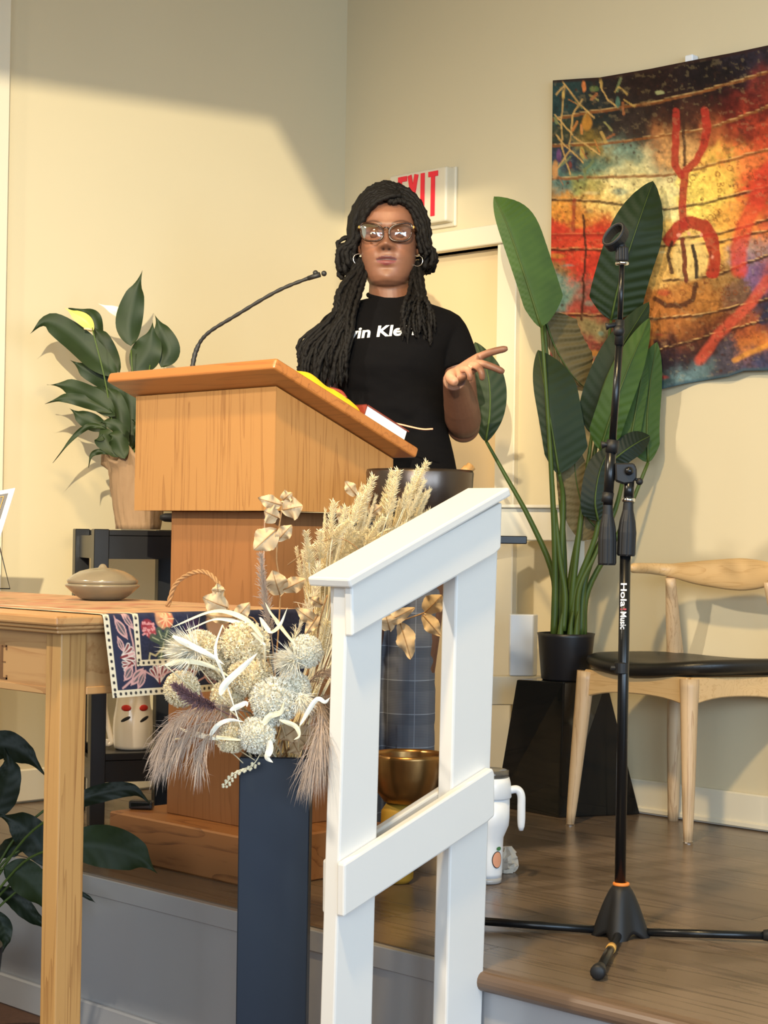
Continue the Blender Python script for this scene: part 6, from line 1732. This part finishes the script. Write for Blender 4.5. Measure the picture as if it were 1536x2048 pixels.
    for i in range(26):
        th = -PI * .62 + PI * 1.24 * i / 25; row = []
        for j in range(21):
            y0 = -.104 + (.104 + .074) * j / 20
            lim = .074 - .05 * min(1, abs(th - .18) / 1.4) ** 1.5
            y0 = min(y0, lim); x, y, z = skull(th, y0, .0); row.append(H(x, y, z))
        cap.append(row)
    hm.rings(cap, False, False)
    def lock(pts, r, n=34, tw=1.9):
        P = spline(pts, n); ph = rs.uniform(0, 6); cur = []
        for i, p in enumerate(P):
            cur.append(p + Vector([rs.gauss(0, .0008) for _ in range(3)]))
        hm.tube(cur, [r * (1 + .22 * math.sin(i * tw + ph)) * (1 if i < n - 3 else (n - i + .6) / 4) for i in range(n + 1)], 7)
    for side, part in ((-1, .034), (1, .034)):
        nL = 17 if side < 0 else 13
        for lay in (0, .010, .02):
            for k in range(nL):
                t = (k + rs.uniform(-.3, .3)) / nL
                y0 = .076 - .165 * t; th0 = math.atan2(part, RZ) * 1.0; pts = []
                jit = rs.uniform(-.004, .004)
                for q in range(6):
                    f = q / 5; th = (th0 + side * f * (1.75 - (th0 * side)))
                    yy = y0 - (.040 * f * (1 - t) if t < .8 else 0) * 1.0
                    x, y, z = skull(th, yy, .004 + lay * (.35 + .65 * f) + jit * f); pts.append(H(x, y, z))
                # hang down and tuck
                dx = (.030 if side < 0 else .016) * rs.uniform(.3, 1.25) + lay
                zb = rs.uniform(-.085, -.045) + (.012 if side > 0 else 0)
                xb = side * (RX * (1 if t > .15 else .98) + dx); yb = max(-.05, min(.03, y0 - .045))
                pts.append(H(xb, yb, -.035)); pts.append(H(xb * .98, yb - .004, zb))
                if rs.random() < .75: pts.append(H(xb * .90, yb - .018, zb - .012))
                lock(pts, rs.uniform(.0062, .0082), 40)
    for k in range(6):
        o = .0045 * k
        lock([H(.034 - o * .3, .072 - o, .104 + o * .5), H(.004 - o, .086 - o, .097 + o), H(-.034 - o, .082 - o, .080 + o), H(-.062 - o * .8, .063 - o, .046 + o), H(-.079 - o * .5, .042 - o, .004), H(-.092, .02, -.05), H(-.088, .005, -.075)], .0068, 40)
    # curled ends sticking out at the left of the jaw
    for k in range(6):
        z = -.01 - .014 * k; lock([H(-.10, .0, z + .02), H(-.128 - .008 * rs.random(), .01, z), H(-.126, .012, z - .02), H(-.108, .008, z - .026)], .0058, 16)
    # long front locks over both shoulders
    for k in range(124):
        t = rs.random(); a = rs.random()
        x0 = 712 + 30 * rs.random(); y0 = 515 + 25 * rs.random()
        ex = 602 + 86 * t; ey = 726 + 56 * rs.random() + 20 * t - (44 * rs.random() if t > .6 else 0)
        f1 = .03 + .03 * a; mx = x0 + (ex - x0) * .42; my = y0 + (ey - y0) * .40
        sh_ = .105 + .045 * a - .03 * (1 - t)
        lock([Q(x0, y0, -.01 + f1 * .4), Q(mx + 6, my - 22, f1 + .02), Q(mx - 6, my + 26, sh_ * .85), Q(ex + 8 + rs.uniform(-8, 8), (my + ey) / 2 + 20, sh_ + .006), Q(ex + rs.uniform(-8, 8), ey, sh_ * .98)], rs.uniform(.0042, .0060), 48)
    for k in range(32):
        t = rs.random(); a = rs.random()
        x0 = 818 + 26 * rs.random(); y0 = 520 + 22 * rs.random(); ex = 800 + 64 * t; ey = 655 + 48 * rs.random()
        sh_ = .118 + .025 * a - .03 * t
        lock([Q(x0, y0, -.005), Q(x0 + 6 * (t - .3), y0 + 40, .035 + .02 * a), Q((x0 + ex) / 2 + 6 * t, (y0 + ey) / 2 + 12, sh_ * .86), Q(ex + rs.uniform(-5, 5), ey - 34, sh_ + .012), Q(ex + rs.uniform(-6, 6), ey, sh_ + .010)], rs.uniform(.0038, .0053), 42)
    hm.build('hair', M['hair'], pe, smooth=True, kind='stuff')
build_person()
